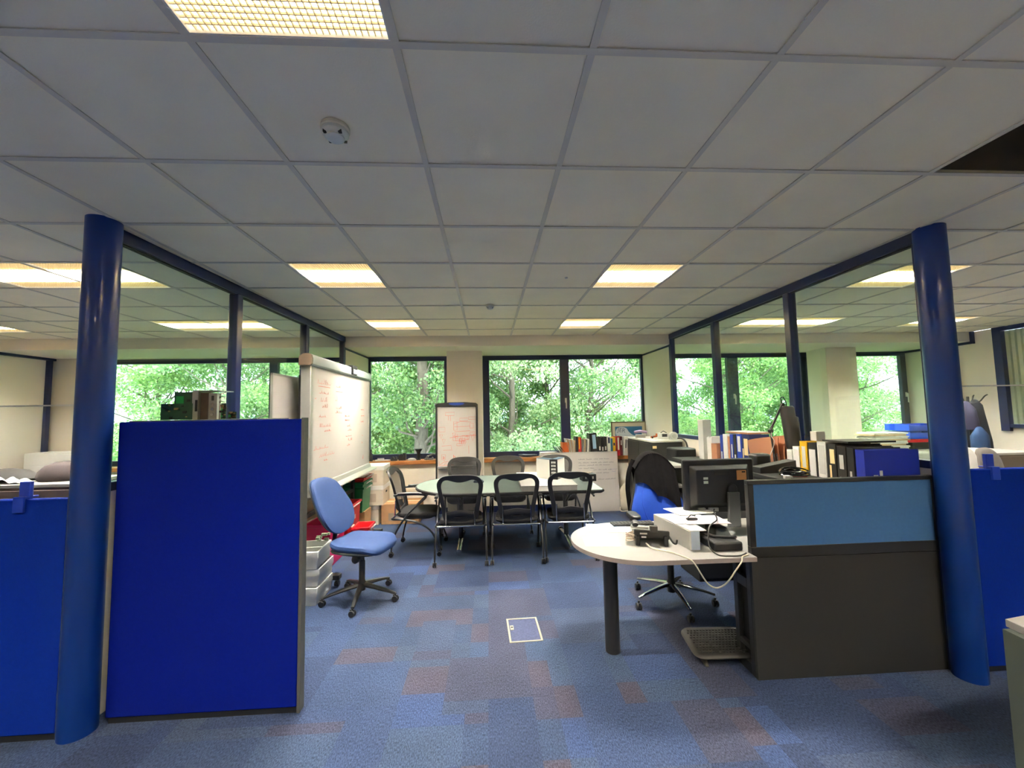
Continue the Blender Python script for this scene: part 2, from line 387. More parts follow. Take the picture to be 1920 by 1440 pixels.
# ------------------------------------------------------------------ glazed partitions
def partition(n, xa, xb, name_lr, mulls, y0=2.42):
    """glass partition from the round column back to the window wall; solid below z 1.22"""
    def X(y): return xa+(xb-xa)*(y-2.4)/(5.83-2.4)
    t = empty('glass_partition', (0, 0, 0)); t['kind'] = 'structure'; t.name = 'wall_partition_'+name_lr
    def seg(m, ya, yb, z0, z1, w):
        xa_, xb_ = X(ya), X(yb)
        m.add([(xa_-w/2, ya, z0), (xa_+w/2, ya, z0), (xb_+w/2, yb, z0), (xb_-w/2, yb, z0), (xa_-w/2, ya, z1), (xa_+w/2, ya, z1), (xb_+w/2, yb, z1), (xb_-w/2, yb, z1)],
              [(0, 3, 2, 1), (4, 5, 6, 7), (0, 1, 5, 4), (1, 2, 6, 5), (2, 3, 7, 6), (3, 0, 4, 7)])
        return m
    r = MB(); seg(r, y0-.05, 5.83, ZC-.075, ZC-.001, .075); seg(r, y0, 5.83, 1.20, 1.25, .06)
    seg(r, 5.78, 5.86, 1.2, ZC-.07, .06)
    # trim that steps round the bulkhead
    seg(r, 5.80, 5.83, 2.54, ZC-.07, .05); seg(r, 5.80, 6.86, 2.535, 2.566, .05)
    r.build('rail', M_navy, t, bevel=.004)
    for c in mulls:
        p = MB(); seg(p, c-.035, c+.035, 1.25, ZC-.075, .075); p.build('mullion', M_navy, t, bevel=.006)
    ys = [y0]+[v for c in mulls for v in (c-.035, c+.035)]+[5.78]
    for k in range(0, len(ys), 2):
        g = MB(); seg(g, ys[k], ys[k+1], 1.25, ZC-.075, .008); g.build('pane', M_pglass, t)
        bd = MB(); seg(bd, ys[k], ys[k+1], ZC-.083, ZC-.0755, .03); bd.build('glazing_bead', M_black2, t)
    s = MB(); seg(s, y0, 5.86, 0, 1.20, .05); seg(s, 5.86, 7.02, 0, 2.535, .05)
    s.build('solid_panel', M_wall, t)
    e = MB(); seg(e, y0-.045, y0-.001, 0, ZC-.08, .062); e.build('end_post', M_navy, t, bevel=.004)
    return t
partition(1, -2.165, -2.05, 'left', [3.52, 4.72])
partition(2, 2.785, 2.72, 'right', [3.51, 4.70])
# far left and far right trims
structure(MB().box(XL+.0, XL+.05, YBK-.03, YBK, 2.53, ZC).box(XL, XL+.05, YBK-.03, 6.85, 2.53, 2.566).box(XL, XL+.045, 6.60, 6.66, .86, 2.53).build('trim_2', M_navy))
structure(MB().box(XR-.05, XR, YBK-.03, YBK, 2.53, ZC).box(XR-.05, XR, YBK-.03, 6.85, 2.53, 2.566).build('trim_3', M_navy))
structure(MB().box(XR-.03, XR, 6.05, 6.10, 1.15, 2.53).build('trim_4', M_navy))
def reeded():
    t = empty('window_6', (0, 0, 0)); t['kind'] = 'structure'
    f = MB(); f.box(XR-.05, XR+.02, 5.45, 5.55, 1.2, ZC); f.box(XR-.05, XR+.02, .5, 5.5, ZC-.06, ZC); f.box(XR-.04, XR+.02, .5, 5.5, 1.25, 1.30)
    f.build('window_frame', M_navy, t)
    g = MB(); n = 150
    pts = []
    for k in range(n+1):
        y = .5+(5.45-.5)*k/n; pts.append((XR+.02+(.012 if k % 2 else 0), y))
    vs = [(x, y, 1.3) for x, y in pts]+[(x, y, ZC-.06) for x, y in pts]
    g.add(vs, [(k, k+1, n+2+k, n+1+k) for k in range(n)])
    g.build('reeded_pane', mat('reeded_glass', (160, 176, 150), .25, spec=.8), t)
reeded()
# round columns at the mouths of the partitions
for x, y, n, l in ((-2.135, 2.335, 'left', ''), (2.80, 2.345, 'right', '')):
    m = MB(); m.lathe([(.078, 0), (.078, ZC)], 40)
    o = m.build('column', M_colblue, loc=(x, y, 0), smooth=True); tag(o, 'round blue floor to ceiling column at the front end of the %s glass partition' % n, 'column', kind='structure')

# ------------------------------------------------------------------ outdoors
M_bark = mat('bark', (108, 98, 84), .9, var=.25, scale=8, stretch=(4, 4, 1))
def leaf_mat(name, c, c2):
    m = bpy.data.materials.new(name); m.use_nodes = True; n = m.node_tree; N = n.nodes; L = n.links
    N.remove(N['Principled BSDF'])
    g = N.new('ShaderNodeNewGeometry'); r = N.new('ShaderNodeValToRGB'); r.color_ramp.elements[0].color = (*s2l(c), 1); r.color_ramp.elements[1].color = (*s2l(c2), 1)
    L.new(g.outputs['Random Per Island'], r.inputs[0])
    d = N.new('ShaderNodeBsdfDiffuse'); t = N.new('ShaderNodeBsdfTranslucent'); gl = N.new('ShaderNodeBsdfGlossy'); gl.inputs['Roughness'].default_value = .35
    L.new(r.outputs[0], d.inputs[0]); L.new(r.outputs[0], t.inputs[0])
    a = N.new('ShaderNodeMixShader'); a.inputs[0].default_value = .5; L.new(d.outputs[0], a.inputs[1]); L.new(t.outputs[0], a.inputs[2])
    b = N.new('ShaderNodeMixShader'); b.inputs[0].default_value = .06; L.new(a.outputs[0], b.inputs[1]); L.new(gl.outputs[0], b.inputs[2])
    L.new(b.outputs[0], N['Material Output'].inputs[0])
    return m
LEAF = [leaf_mat('leaf_green', (92, 140, 76), (196, 222, 140)), leaf_mat('leaf_pale', (112, 152, 100), (212, 230, 170)), leaf_mat('leaf_dark', (76, 122, 72), (170, 204, 130))]
def leaves_mesh(name, centres, radii, n, size, seed):
    g = np.random.default_rng(seed)
    idx = g.integers(0, len(centres), n); C = np.array(centres)[idx]; Rr = np.array(radii)[idx]
    d = g.normal(size=(n, 3)); d /= np.linalg.norm(d, axis=1)[:, None]
    p = C + d*(Rr*g.random(n)**.45)[:, None]*np.array([1, 1, .8])
    a = g.normal(size=(n, 3)); a[:, 2] -= .5; a /= np.linalg.norm(a, axis=1)[:, None]
    b = np.cross(a, g.normal(size=(n, 3))); b /= np.linalg.norm(b, axis=1)[:, None]
    c = np.cross(a, b); s = (size*(.6+.8*g.random(n)))[:, None]
    V = np.stack([p, p+a*s*.5+b*s*.42+c*s*.1, p+a*s*1.1, p+a*s*.5-b*s*.42+c*s*.1], 1).reshape(-1, 3)
    me = bpy.data.meshes.new(name); me.vertices.add(4*n); me.vertices.foreach_set('co', V.ravel())
    me.loops.add(4*n); me.loops.foreach_set('vertex_index', np.arange(4*n, dtype=np.int32))
    me.polygons.add(n); me.polygons.foreach_set('loop_start', np.arange(0, 4*n, 4, dtype=np.int32))
    me.update(calc_edges=True); me.validate()
    return me
def tree(name, seed, H, crown0, rad, nclump, nleaf, lm, size=.085, trunk_r=.13, lean=0):
    g = random.Random(seed); t = empty(name, (0, 0, 0))
    tr = MB(); pts = [(lean*k/9+.1*math.sin(k*1.3+seed), .1*math.cos(k*.9+seed), H*k/9) for k in range(10)]
    tr.tube(pts, [trunk_r*(1-.085*k) for k in range(10)], 9); tr.build('trunk', M_bark, t, smooth=True)
    cs = []; rs = []; br = MB()
    for k in range(nclump):
        z = crown0+(H*1.02-crown0)*g.random(); f = (z-crown0)/(H-crown0); w = rad*math.sin(math.pi*min(.95, max(.12, .15+f*.8)))**.6
        a = g.random()*6.283; q = w*math.sqrt(g.random())
        c = (q*math.cos(a)+lean*z/H, q*math.sin(a), z); cs.append(c); rs.append(.28+.34*g.random())
        if k % 2 == 0:
            zb = max(crown0*.8, z-.5-.8*g.random()); i = min(8, int(zb/H*9)); b0 = Vector(pts[i]).lerp(Vector(pts[i+1]), zb/H*9-i)
            mid = b0.lerp(Vector(c), .5)+Vector((g.uniform(-.15, .15), g.uniform(-.15, .15), -.1))
            br.tube([b0, mid, Vector(c), Vector(c)+Vector((g.uniform(-.3, .3), g.uniform(-.3, .3), .35))], [.035, .022, .012, .005], 5)
    br.build('branch', M_bark, t)['kind'] = 'stuff'
    o = bpy.data.objects.new('foliage', leaves_mesh('foliage', cs, rs, nleaf, size, seed)); COL.objects.link(o); o.data.materials.append(LEAF[lm]); o.parent = t; o['kind'] = 'stuff'
    return t
GZ = -3.6
TP = [tree('leafy_tree', 11, 9.2, 2.2, 2.1, 120, 52000, 0, size=.062), tree('leafy_tree', 23, 9.6, 2.0, 2.0, 120, 52000, 1, size=.062, trunk_r=.16), tree('leafy_tree', 37, 8.6, 2.0, 2.2, 120, 52000, 2, size=.066, trunk_r=.15),
      tree('leafy_tree', 51, 10., 4.2, 1.5, 70, 24000, 2, size=.062, trunk_r=.24)]
used = set()
spots = [  # x, y, proto, rot, scale, label
 (-9.6, 12.5, 0, .3, 1.0, 'leafy green tree outside, seen through the left end of the left bay window'),
 (-7.0, 11.4, 1, 1.1, 1.0, 'pale green tree outside the left bay window, behind the round column'),
 (-5.3, 15.2, 2, 2.3, 1.15, 'dark leafy tree standing further back outside the left bay window'),
 (-3.7, 11.0, 0, 4.0, .98, 'bright green tree outside, behind the first mullion of the left partition'),
 (-1.62, 9.9, 3, .7, 1.0, 'thick bare trunk with ivy outside the window behind the big whiteboard'),
 (-2.6, 13.6, 1, 5.0, 1.1, 'pale tree further back behind the thick ivy trunks'),
 (-1.05, 10.9, 3, 3.3, 1.0, 'second thick tree trunk, right side of the window left of the cream pier'),
 (-.5, 14.2, 2, .2, 1.2, 'dark leafy tree beyond the cream pier'),
 (.55, 11.3, 1, 2.0, .95, 'pale leafy tree outside the left pane of the centre window'),
 (2.0, 13.8, 0, 3.6, 1.1, 'green tree further back behind the centre window mullion'),
 (3.0, 12.0, 2, 5.3, .98, 'dark green tree outside the right pane of the centre window'),
 (7.9, 12.6, 0, .9, 1.0, 'bright green tree outside the right bay window, behind the desk lamp'),
 (9.6, 16.5, 2, 4.4, 1.2, 'dark tree further back outside the right bay window'),
 (10.6, 12.0, 1, 1.9, .95, 'pale leafy tree outside the narrow window at the far right'),
 (13.4, 17.5, 2, 1.0, 1.25, 'dark tree in the distance behind the narrow far right window'),
 (-8.6, 16.0, 2, 1.5, 1.2, 'dark tree in the distance beyond the left bay window'),
 (12.6, 13.5, 0, 3.0, 1.0, 'green tree at the far right beyond the narrow window')]
for x, y, p, rz, s, lab in spots:
    t = TP[p] if p not in used else copy_tree(TP[p]); used.add(p)
    t.location = (x, y, GZ); t.rotation_euler = (0, 0, rz); t.scale = (s, s, s); tag(t, lab, 'tree', 'trees outside the windows')
def bush(x, y, r, h, seed, lm, lab):
    g = random.Random(seed); cs = [(g.uniform(-r, r), g.uniform(-r*.6, r*.6), g.uniform(.2, h)) for _ in range(40)]
    t = empty('bush', (x, y, GZ), 0, lab, 'bush', 'bushes outside the windows')
    s = MB()
    for c in cs[:14]: s.tube([(0, 0, 0), (c[0]*.5, c[1]*.5, c[2]*.4), c], [.04, .025, .01], 5)
    s.build('stem', M_bark, t)['kind'] = 'stuff'
    o = bpy.data.objects.new('foliage', leaves_mesh('foliage', cs, [.5]*40, 24000, .06, seed)); COL.objects.link(o); o.data.materials.append(LEAF[lm]); o.parent = t; o['kind'] = 'stuff'
bush(6.7, 13.4, 1.7, 4.75, 3, 1, 'round light green bush below the open sky gap, right of the right partition mullion')
bush(-3.2, 10.2, 1.4, 4.2, 4, 0, 'leafy bush outside at the foot of the ivy trunks')
bush(1.6, 10.6, 1.5, 4.6, 5, 1, 'light green bush low outside the centre window')
bush(8.2, 11.0, 1.6, 4.4, 6, 0, 'light green bush low outside the right bay window')
structure(MB().box(-90, 90, 7.2, 260, GZ-.2, GZ).build('ground', mat('grass_ground', (96, 122, 66), .95, var=.2, scale=.4)))
def hills():
    m = MB(); n = 60; P = []
    for k in range(n+1):
        x = -150+300*k/n; P.append((x, 1.2+1.6*math.sin(k*.35)+1.1*math.sin(k*.9+1)+2.0))
    m.grid(lambda u, v: (-150+300*u, 190+30*v, GZ+(5.2+1.3*math.sin(u*19)+.8*math.sin(u*47+1)+.35*math.sin(u*131))*math.sin(math.pi*.5*v)), 160, 4)
    structure(m.build('hills', mat('far_hills', (120, 148, 150), .95, var=.15, scale=.1), smooth=True))
hills()
# ------------------------------------------------------------------ shape helpers
def spline(P, n, closed=False):
    P = [Vector(p) for p in P]; m = len(P); out = []
    segs = m if closed else m-1
    for k in range(n if closed else n):
        t = k/(n if closed else n-1)*segs; i = min(int(t), segs-1); u = t-i
        g = (lambda j: P[j % m]) if closed else (lambda j: P[max(0, min(m-1, j))])
        a, b, c, d = g(i-1), g(i), g(i+1), g(i+2)
        out.append(.5*((2*b)+(c-a)*u+(2*a-5*b+4*c-d)*u*u+(3*b-a-3*c+d)*u**3))
    return out
def rrect(w, h, r, n=6, wt=None, cx=0, cy=0):
    """rounded rectangle outline, w at the bottom, wt at the top"""
    wt = wt or w; pts = []
    for (sx, sy, a0) in ((1, 1, 0), (-1, 1, 90), (-1, -1, 180), (1, -1, 270)):
        ww = wt if sy > 0 else w
        for k in range(n+1):
            a = R(a0+90*k/n); pts.append((cx+sx*(ww/2-r)+r*math.cos(a), cy+sy*(h/2-r)+r*math.sin(a)))
    return pts
def pad(m, outline, t, curve=lambda a, b: 0, axis='y', rings=None):
    """soft pad: outline in (x,z) for axis y, (x,y) for axis z; t thick, curve offsets along the axis"""
    ca = sum(p[0] for p in outline)/len(outline); cb = sum(p[1] for p in outline)/len(outline); out = []
    for sc, q in rings or ((.03, -.5), (.35, -.5), (.7, -.49), (.9, -.44), (.97, -.3), (1, 0), (.97, .3), (.9, .44), (.7, .49), (.35, .5), (.03, .5)):
        ring = []
        for a, b in outline:
            a2, b2 = ca+(a-ca)*sc, cb+(b-cb)*sc; d = q*t+curve(a2, b2)
            ring.append((a2, d, b2) if axis == 'y' else (a2, b2, d) if axis == 'z' else (d, a2, b2))
        out.append(ring)
    return m.loft(out)
def mirror(half): return [(x, z) for x, z in half]+[(-x, z) for x, z in half[::-1] if x != 0]
def caster_mb(m, x, y, top=.09):
    for s in (-1, 1): m.lathe([(.012, -.007), (.024, -.007), (.026, -.004), (.026, .004), (.024, .007), (.012, .007)], 16, (x+s*.013, y, .026), 'x')
    m.box(x-.006, x+.006, y-.02, y+.02, .022, .056); m.tube([(x, y, .05), (x, y, top)], .008, 8)
    return m
def star_base(t, L, mt, ang=0, z=.09, mcast=None, w=.026):
    for k in range(5):
        a = ang+k*2*math.pi/5; c, s = math.cos(a), math.sin(a)
        m = MB(); pts = [(c*r_, s*r_, zz) for r_, zz in ((.03, z+.035), (L*.4, z+.02), (L*.8, z-.005), (L, z-.022))]
        m.tube(pts, [w*1.1, w*.95, w*.72, w*.55], 8, flat=.7, up=(0, 0, 1)); lg = m.build('leg', mt, t, smooth=True)
        cm = MB(); caster_mb(cm, c*L, s*L, .07); cm.build('caster', mcast or M_black, lg, smooth=True)

# ------------------------------------------------------------------ nesting mesh meeting chair (faces +Y)
M_mesh = mesh_fabric('chair_mesh', (34, 34, 35), .72)
M_seatb = mat('black_seat', (30, 29, 31), .8, bump=.3, bscale=300)
def mesh_chair():
    t = empty('meeting_chair', (0, 0, 0))
    def cur(x, z): return -.215-(z-.45)*.26-.10*max(0, z-.78)+.75*x*x
    outer = mirror([(0, .962), (.10, .958), (.185, .938), (.235, .885), (.243, .82), (.222, .70), (.20, .58), (.188, .49), (.15, .45), (0, .445)])
    inner = mirror([(0, .880), (.06, .888), (.125, .905), (.172, .893), (.195, .85), (.192, .79), (.172, .69), (.154, .60), (.14, .53), (.105, .50), (0, .495)])
    N = 72
    O = spline([(a, 0, b) for a, b in outer], N, True); I = spline([(a, 0, b) for a, b in inner], N, True)
    f = MB(); vs = []
    for P in (O, I):
        for s in (-.5, .5): vs += [(p.x, cur(p.x, p.z)+s*(.030 if P is O else .022), p.z) for p in P]
    fs = []
    for k in range(N):
        l = (k+1) % N
        fs += [(k, l, N+l, N+k), (2*N+k, 3*N+k, 3*N+l, 2*N+l), (k, 2*N+k, 2*N+l, l), (N+k, N+l, 3*N+l, 3*N+k)]
    f.add(vs, fs); f.build('back_frame', M_black, t, bevel=.004, smooth=True)
    g = MB(); cz = .70; rings = [[(p.x*sc, cur(p.x*sc, cz+(p.z-cz)*sc)+.004, cz+(p.z-cz)*sc) for p in I] for sc in (1, .8, .6, .4, .2, .02)]
    g.loft(rings, cap=False); g.build('back_mesh', M_mesh, t, smooth=True)
    lb = MB(); lb.grid(lambda u, v: ((u-.5)*.30, cur((u-.5)*.30, .50+.07*v)-.012-.01*math.sin(math.pi*v), .50+.07*v+.01*math.cos(6.28*(u-.5))), 12, 4, .012, (0, 1, 0)); lb.build('lumbar_panel', M_black, t, smooth=True)
    s = MB(); pad(s, rrect(.47, .46, .10, 6, wt=.44), .065, lambda a, b: .445-.02*max(0, (b-.12)/.12)**2, 'z'); s.build('seat', M_seatb, t, loc=(0, .0, 0), smooth=True)
    sh = MB(); sh.prism(rrect(.38, .36, .08), .395, .425); sh.build('seat_shell', M_black, t, bevel=.005)
    for sx in (-1, 1):
        x = sx*.262
        A = spline([(sx*.272, -.27, .08), (sx*.27, -.225, .26), (x, -.10, .45), (x, .06, .60), (x, .12, .655), (x, .09, .682), (x, .0, .69), (x, -.17, .685), (x, -.245, .68)], 30)
        la = MB().tube(A, .0115, 9).build('leg', M_tit, t, smooth=True)
        B = spline([(sx*.272, .27, .08), (sx*.27, .19, .26), (x, .06, .36), (x, -.10, .405), (x, -.24, .415), (x*.93, -.27, .415)], 22)
        lb_ = MB().tube(B, .0115, 9).build('leg', M_tit, t, smooth=True)
        a = MB(); a.tube(spline([(x, .115, .672), (x, .06, .70), (x, -.08, .705), (x, -.2, .70)], 12), .021, 9, flat=.55, up=(0, 0, 1)); a.build('armrest', M_black, t, smooth=True)
        MB().tube([(sx*.15, -.262, .415), (sx*.15, -.255, .60)], .0085, 8).tube([(sx*.15, -.255, .43), (sx*.15, -.13, .41)], .009, 8).build('back_post', M_chrome, t, smooth=True)
        for yy in (-.27, .27):
            c = MB(); caster_mb(c, sx*.272, yy, .085); c.build('caster', M_black, la if yy < 0 else lb_, smooth=True)
    MB().tube([(-.245, -.27, .415), (.245, -.27, .415)], .0115, 9).build('crossbar', M_chrome, t, smooth=True)
    return t
G = 'mesh back chairs round the meeting table'
ch = [(-.315, 4.67, 0, 'left of the three black mesh chairs seen from behind on the near table side'),
      (.29, 4.67, R(-1), 'middle of the three black mesh chairs seen from behind on the near table side'),
      (.875, 4.69, R(-2), 'right of the three black mesh chairs seen from behind on the near table side'),
      (-.84, 5.03, R(-92), 'black mesh chair turned sideways at the rounded left end of the meeting table'),
      (-.36, 5.72, R(181), 'black mesh chair on the window side of the table, in front of the flipchart'),
      (.27, 5.72, R(180), 'black mesh chair on the window side of the table, middle of the far row'),
      (.96, 5.72, R(178), 'black mesh chair on the window side of the table, behind the white box file')]
c0 = mesh_chair()
for k, (x, y, rz, lab) in enumerate(ch):
    c = c0 if k == 0 else copy_tree(c0); c.location = (x, y, 0); c.rotation_euler = (0, 0, rz); tag(c, lab, 'chair', G)

# ------------------------------------------------------------------ meeting table
def meeting_table():
    t = empty('meeting_table', (.2, 5.12, 0), 0, 'grey green meeting table with a rounded left end, chairs pushed in all round', 'table')
    pts = [(1.03, -.61), (1.06, -.58), (1.06, .60), (1.03, .63)]
    pts += [(-.45+.64*math.cos(a)*1.0, .01+.62*math.sin(a)) for a in [R(90+180*k/28) for k in range(29)]]
    m = MB(); m.prism(pts, .712, .73); m.build('tabletop', mat('green_grey_top', (122, 134, 127), .35), t)
    m = MB(); ins = [(x*.995, y*.99) for x, y in pts]; m.prism(ins, .692, .7115); m.tube([(x, y, .715) for x, y in pts], .0165, 6, closed=True); m.build('edge_band', M_black, t, smooth=True)
    for x in (-.56, .74):
        l = MB(); l.tube([(x, 0, .06), (x, 0, .69)], .03, 12); l.build('leg', M_tit, t, smooth=True)
        f = MB(); f.tube(spline([(x, -.37, .035), (x, -.18, .06), (x, 0, .075), (x, .18, .06), (x, .37, .035)], 14), .028, 10, flat=.8, up=(0, 0, 1)); f.lathe([(.034, 0), (.034, .012)], 20, (x, -.395, .036), 'y'); f.lathe([(.034, 0), (.034, .012)], 20, (x, .383, .036), 'y'); f.build('foot', M_chrome, t, smooth=True)
        b = MB(); b.tube(spline([(x, -.5, .69), (x, -.3, .62), (x, -.06, .50)], 10), .014, 8); b.tube(spline([(x, .5, .69), (x, .3, .62), (x, .06, .50)], 10), .014, 8); b.build('brace', M_tit, t, smooth=True)
    m = MB(); m.box(-.56, .74, -.02, .02, .60, .66); m.build('crossbeam', M_black, t)
    m = MB(); m.tube([(-1.06, 0, .705), (-1.11, -.01, .71), (-1.14, -.012, .715)], .006, 6); m.build('cable_hook', M_black, t)
meeting_table()

# ------------------------------------------------------------------ blue operator chair (faces +Y locally)
M_bfab = mat('blue_fabric', (26, 56, 108), .7, var=.04, scale=60, bump=.3, bscale=400)
M_rfab = mat('royal_fabric', (16, 66, 164), .8, var=.05, scale=30, bump=.25, bscale=300)
def operator_chair():
    t = empty('operator_chair', (-1.13, 3.74, 0), R(-107), 'blue fabric operator chair without arms, turned sideways in front of the big whiteboard', 'chair')
    star_base(t, .315, M_black, ang=R(93))
    MB().lathe([(.032, .08), (.032, .15), (.026, .16), (.026, .33), (.02, .335), (.02, .42)], 16).build('gas_column', M_black, t, smooth=True)
    m = MB(); m.box(-.07, .07, -.09, .11, .395, .425); m.box(-.03, .03, -.25, -.08, .39, .41); m.build('mechanism', M_black, t, bevel=.005)
    m = MB(); m.tube([(.06, .02, .41), (.12, .03, .39)], .008); m.lathe([(.03, 0), (.032, .01), (.032, .04), (.025, .045)], 16, (.11, .03, .385), 'x'); m.build('tilt_knob', M_black, t, smooth=True)
    m = MB(); m.tube(spline([(0, -.16, .395), (0, -.26, .40), (0, -.285, .46), (0, -.275, .56), (0, -.29, .68)], 14), .03, 8, flat=.35, up=(0, 1, 0)); m.build('back_support', M_black, t, smooth=True)
    so = spline([(.0, .25, 0), (.15, .245, 0), (.225, .19, 0), (.245, .05, 0), (.225, -.12, 0), (.16, -.205, 0), (0, -.22, 0), (-.16, -.205, 0), (-.225, -.12, 0), (-.245, .05, 0), (-.225, .19, 0), (-.15, .245, 0)], 48, True)
    o2 = [(p.x, p.y) for p in so]
    cv = lambda a, b: .478+.25*a*a-.035*max(0, (b-.13)/.12)**2+.02*max(0, (-b-.1)/.1)
    m = MB(); pad(m, o2, .07, cv, 'z'); m.build('seat', M_bfab, t, smooth=True)
    m = MB(); pad(m, [(a*.97, b*.97) for a, b in o2], .04, lambda a, b: .445+.2*a*a, 'z'); m.build('seat_shell', M_black, t, smooth=True)
    bo = spline([(0, 0, 1.035), (.10, 0, 1.025), (.165, 0, .975), (.205, 0, .84), (.215, 0, .73), (.15, 0, .60), (.0, 0, .555), (-.15, 0, .60), (-.215, 0, .73), (-.205, 0, .84), (-.165, 0, .975), (-.10, 0, 1.025)], 48, True)
    b2 = [(p.x, p.z) for p in bo]
    cb = lambda a, b: -.225-(b-.6)*.52+.9*a*a
    m = MB(); pad(m, b2, .065, cb, 'y'); m.build('backrest', M_bfab, t, smooth=True)
    m = MB(); pad(m, [(a*.96, .8+(b-.8)*.96) for a, b in b2], .035, lambda a, b: cb(a, b)-.03, 'y'); m.build('back_shell', M_black, t, smooth=True)
operator_chair()

# ------------------------------------------------------------------ swivel chair with the dark jacket
def swivel_chair():
    t = empty('swivel_chair', (1.50, 3.42, 0), R(176), 'royal blue high back swivel chair on a chrome star base behind the curved desk', 'chair')
    star_base(t, .33, M_chrome, ang=R(93), z=.115, w=.022)
    MB().lathe([(.034, .09), (.034, .18), (.026, .19), (.026, .40)], 16).build('gas_column', M_black, t, smooth=True)
    m = MB(); m.box(-.09, .09, -.13, .13, .40, .44); m.build('mechanism', M_black, t, bevel=.01)
    MB().tube([(.10, .02, .42), (.24, .04, .41), (.30, .05, .405)], [.01, .012, .004], 8).build('tilt_lever', M_black, t, smooth=True)
    m = MB(); pad(m, rrect(.50, .48, .12), .09, lambda a, b: .485, 'z'); m.build('seat', M_rfab, t, smooth=True)
    bo = spline([(0, 0, 1.165), (.085, 0, 1.16), (.14, 0, 1.11), (.163, 0, 1.0), (.195, 0, .86), (.245, 0, .70), (.24, 0, .60), (.17, 0, .53), (0, 0, .51), (-.17, 0, .53), (-.24, 0, .60), (-.245, 0, .70), (-.195, 0, .86), (-.163, 0, 1.0), (-.14, 0, 1.11), (-.085, 0, 1.16)], 56, True)
    b2 = [(p.x, p.z) for p in bo]
    cb = lambda a, b: -.255-(b-.5)*.16+.7*a*a+.02*math.sin((b-.5)*7)
    m = MB(); pad(m, b2, .075, cb, 'y'); m.build('backrest', M_rfab, t, smooth=True)
    m = MB()
    for s in (-1, 1):   # the two stitched side wings
        m.tube([(s*x, cb(x, z)+.034, z) for x, z in ((.10, .95), (.135, .85), (.145, .75), (.12, .66), (.09, .60))], .007, 6)
    m.build('piping', M_rfab, t, smooth=True)
    m = MB(); pad(m, [(a*1.03, .83+(b-.83)*1.015) for a, b in b2], .04, lambda a, b: cb(a, b)-.045, 'y'); m.build('back_shell', M_black, t, smooth=True)
    for s in (-1, 1):
        m = MB(); m.tube(spline([(s*.22, -.05, .43), (s*.30, -.04, .47), (s*.31, -.02, .60), (s*.31, 0, .70)], 12), .014, 8); m.build('arm_post', M_black, t, smooth=True)
        m = MB(); pad(m, rrect(.085, .21, .04, cx=s*.30, cy=.03), .035, lambda a, b: .72, 'z'); m.build('armrest', M_black, t, smooth=True)
    # jacket draped over the back
    def f(u, v):
        x = (u-.5)*2*.178*(1+.10*math.sin(v*3)); 
        L = .37 if u < .5 else .37-.25*((u-.5)/.5)**.9; 
        back = .32
        s = v*(back+.10+L)
        top = 1.192-.16*abs(u-.5)**2.2*4
        xx = x*(.88+.3*abs(v-.4))
        if s < back: z = top-(back-s); y = cb(x, z)-.085
        elif s < back+.10:
            a = (s-back)/.10*math.pi; z = top+.018*math.sin(a); y = cb(x, top)-.085+.075*(1-math.cos(a))
        else: z = top-(s-back-.10); y = cb(xx*.9, z)+.058+.006*math.sin(u*23+v*2)*min(1, (s-back-.1)*4)+.002*math.sin(u*47)
        return (xx, y, z)
    m = MB(); m.grid(f, 44, 44, .008, (0, 1, 0)); j = m.build('jacket', mat('charcoal_cloth', (20, 19, 20), .95, spec=.05, var=.12, scale=25, bump=.5, bscale=120), loc=(1.50, 3.42, 0), rot=(0, 0, R(176)), smooth=True)
    tag(j, 'dark charcoal jacket draped over the back of the blue swivel chair', 'jacket')
    # sleeve hanging at the side
    m = MB(); m.tube(spline([(.165, -.40, 1.13), (.215, -.38, 1.02), (.235, -.37, .88), (.225, -.37, .74), (.215, -.37, .66)], 16), [.022]*16, 10, flat=.5, up=(0, 1, 0))
    m.build('sleeve', MATS['charcoal_cloth'], j, smooth=True)
swivel_chair()

# ------------------------------------------------------------------ front screens
M_pblue = mat('deep_blue_fabric', (1, 20, 118), .9, spec=.1, var=.04, scale=50, bump=.3, bscale=260)
M_pblue2 = mat('bright_blue_fabric', (1, 36, 136), .9, spec=.1, var=.04, scale=50, bump=.3, bscale=260)
M_pslate = mat('slate_blue_fabric', (54, 98, 150), .9, var=.04, scale=50, bump=.3, bscale=260)
M_prof = mat('grey_profile', (78, 78, 76), .5)
def screen(name, x0, x1, y, z1, mt, lab, edge_l=False, edge_r=True, th=.05):
    t = empty(name, ((x0+x1)/2, y, 0), 0, lab, 'office screen'); w = (x1-x0)/2
    m = MB(); m.box(-w+(.018 if edge_l else .004), w-(.018 if edge_r else .004), -th/2, th/2, .03, z1-.006); m.build('fabric_panel', mt, t, bevel=.006)
    if edge_l: MB().box(-w, -w+.017, -th/2-.002, th/2+.002, .0, z1).build('edge_profile', M_prof, t, bevel=.002)
    if edge_r: MB().box(w-.017, w, -th/2-.002, th/2+.002, .0, z1).build('edge_profile', M_prof, t, bevel=.002)
    MB().box(-w+.018, w-.018, -th/2+.006, th/2-.006, 0, .029).build('base_profile', M_black, t)
    return t
screen('office_screen', -2.05, -1.045, 2.405, 1.593, M_pblue, 'tall dark blue fabric office screen beside the left round column')
screen('office_screen', -3.45, -2.185, 2.315, 1.20, M_pblue2, 'blue fabric office screen left of the left round column, clear acrylic on top')
screen('office_screen', 2.90, 4.3, 2.40, 1.20, M_pblue2, 'bright blue fabric office screen right of the right round column, clear acrylic on top', edge_l=True, edge_r=False)
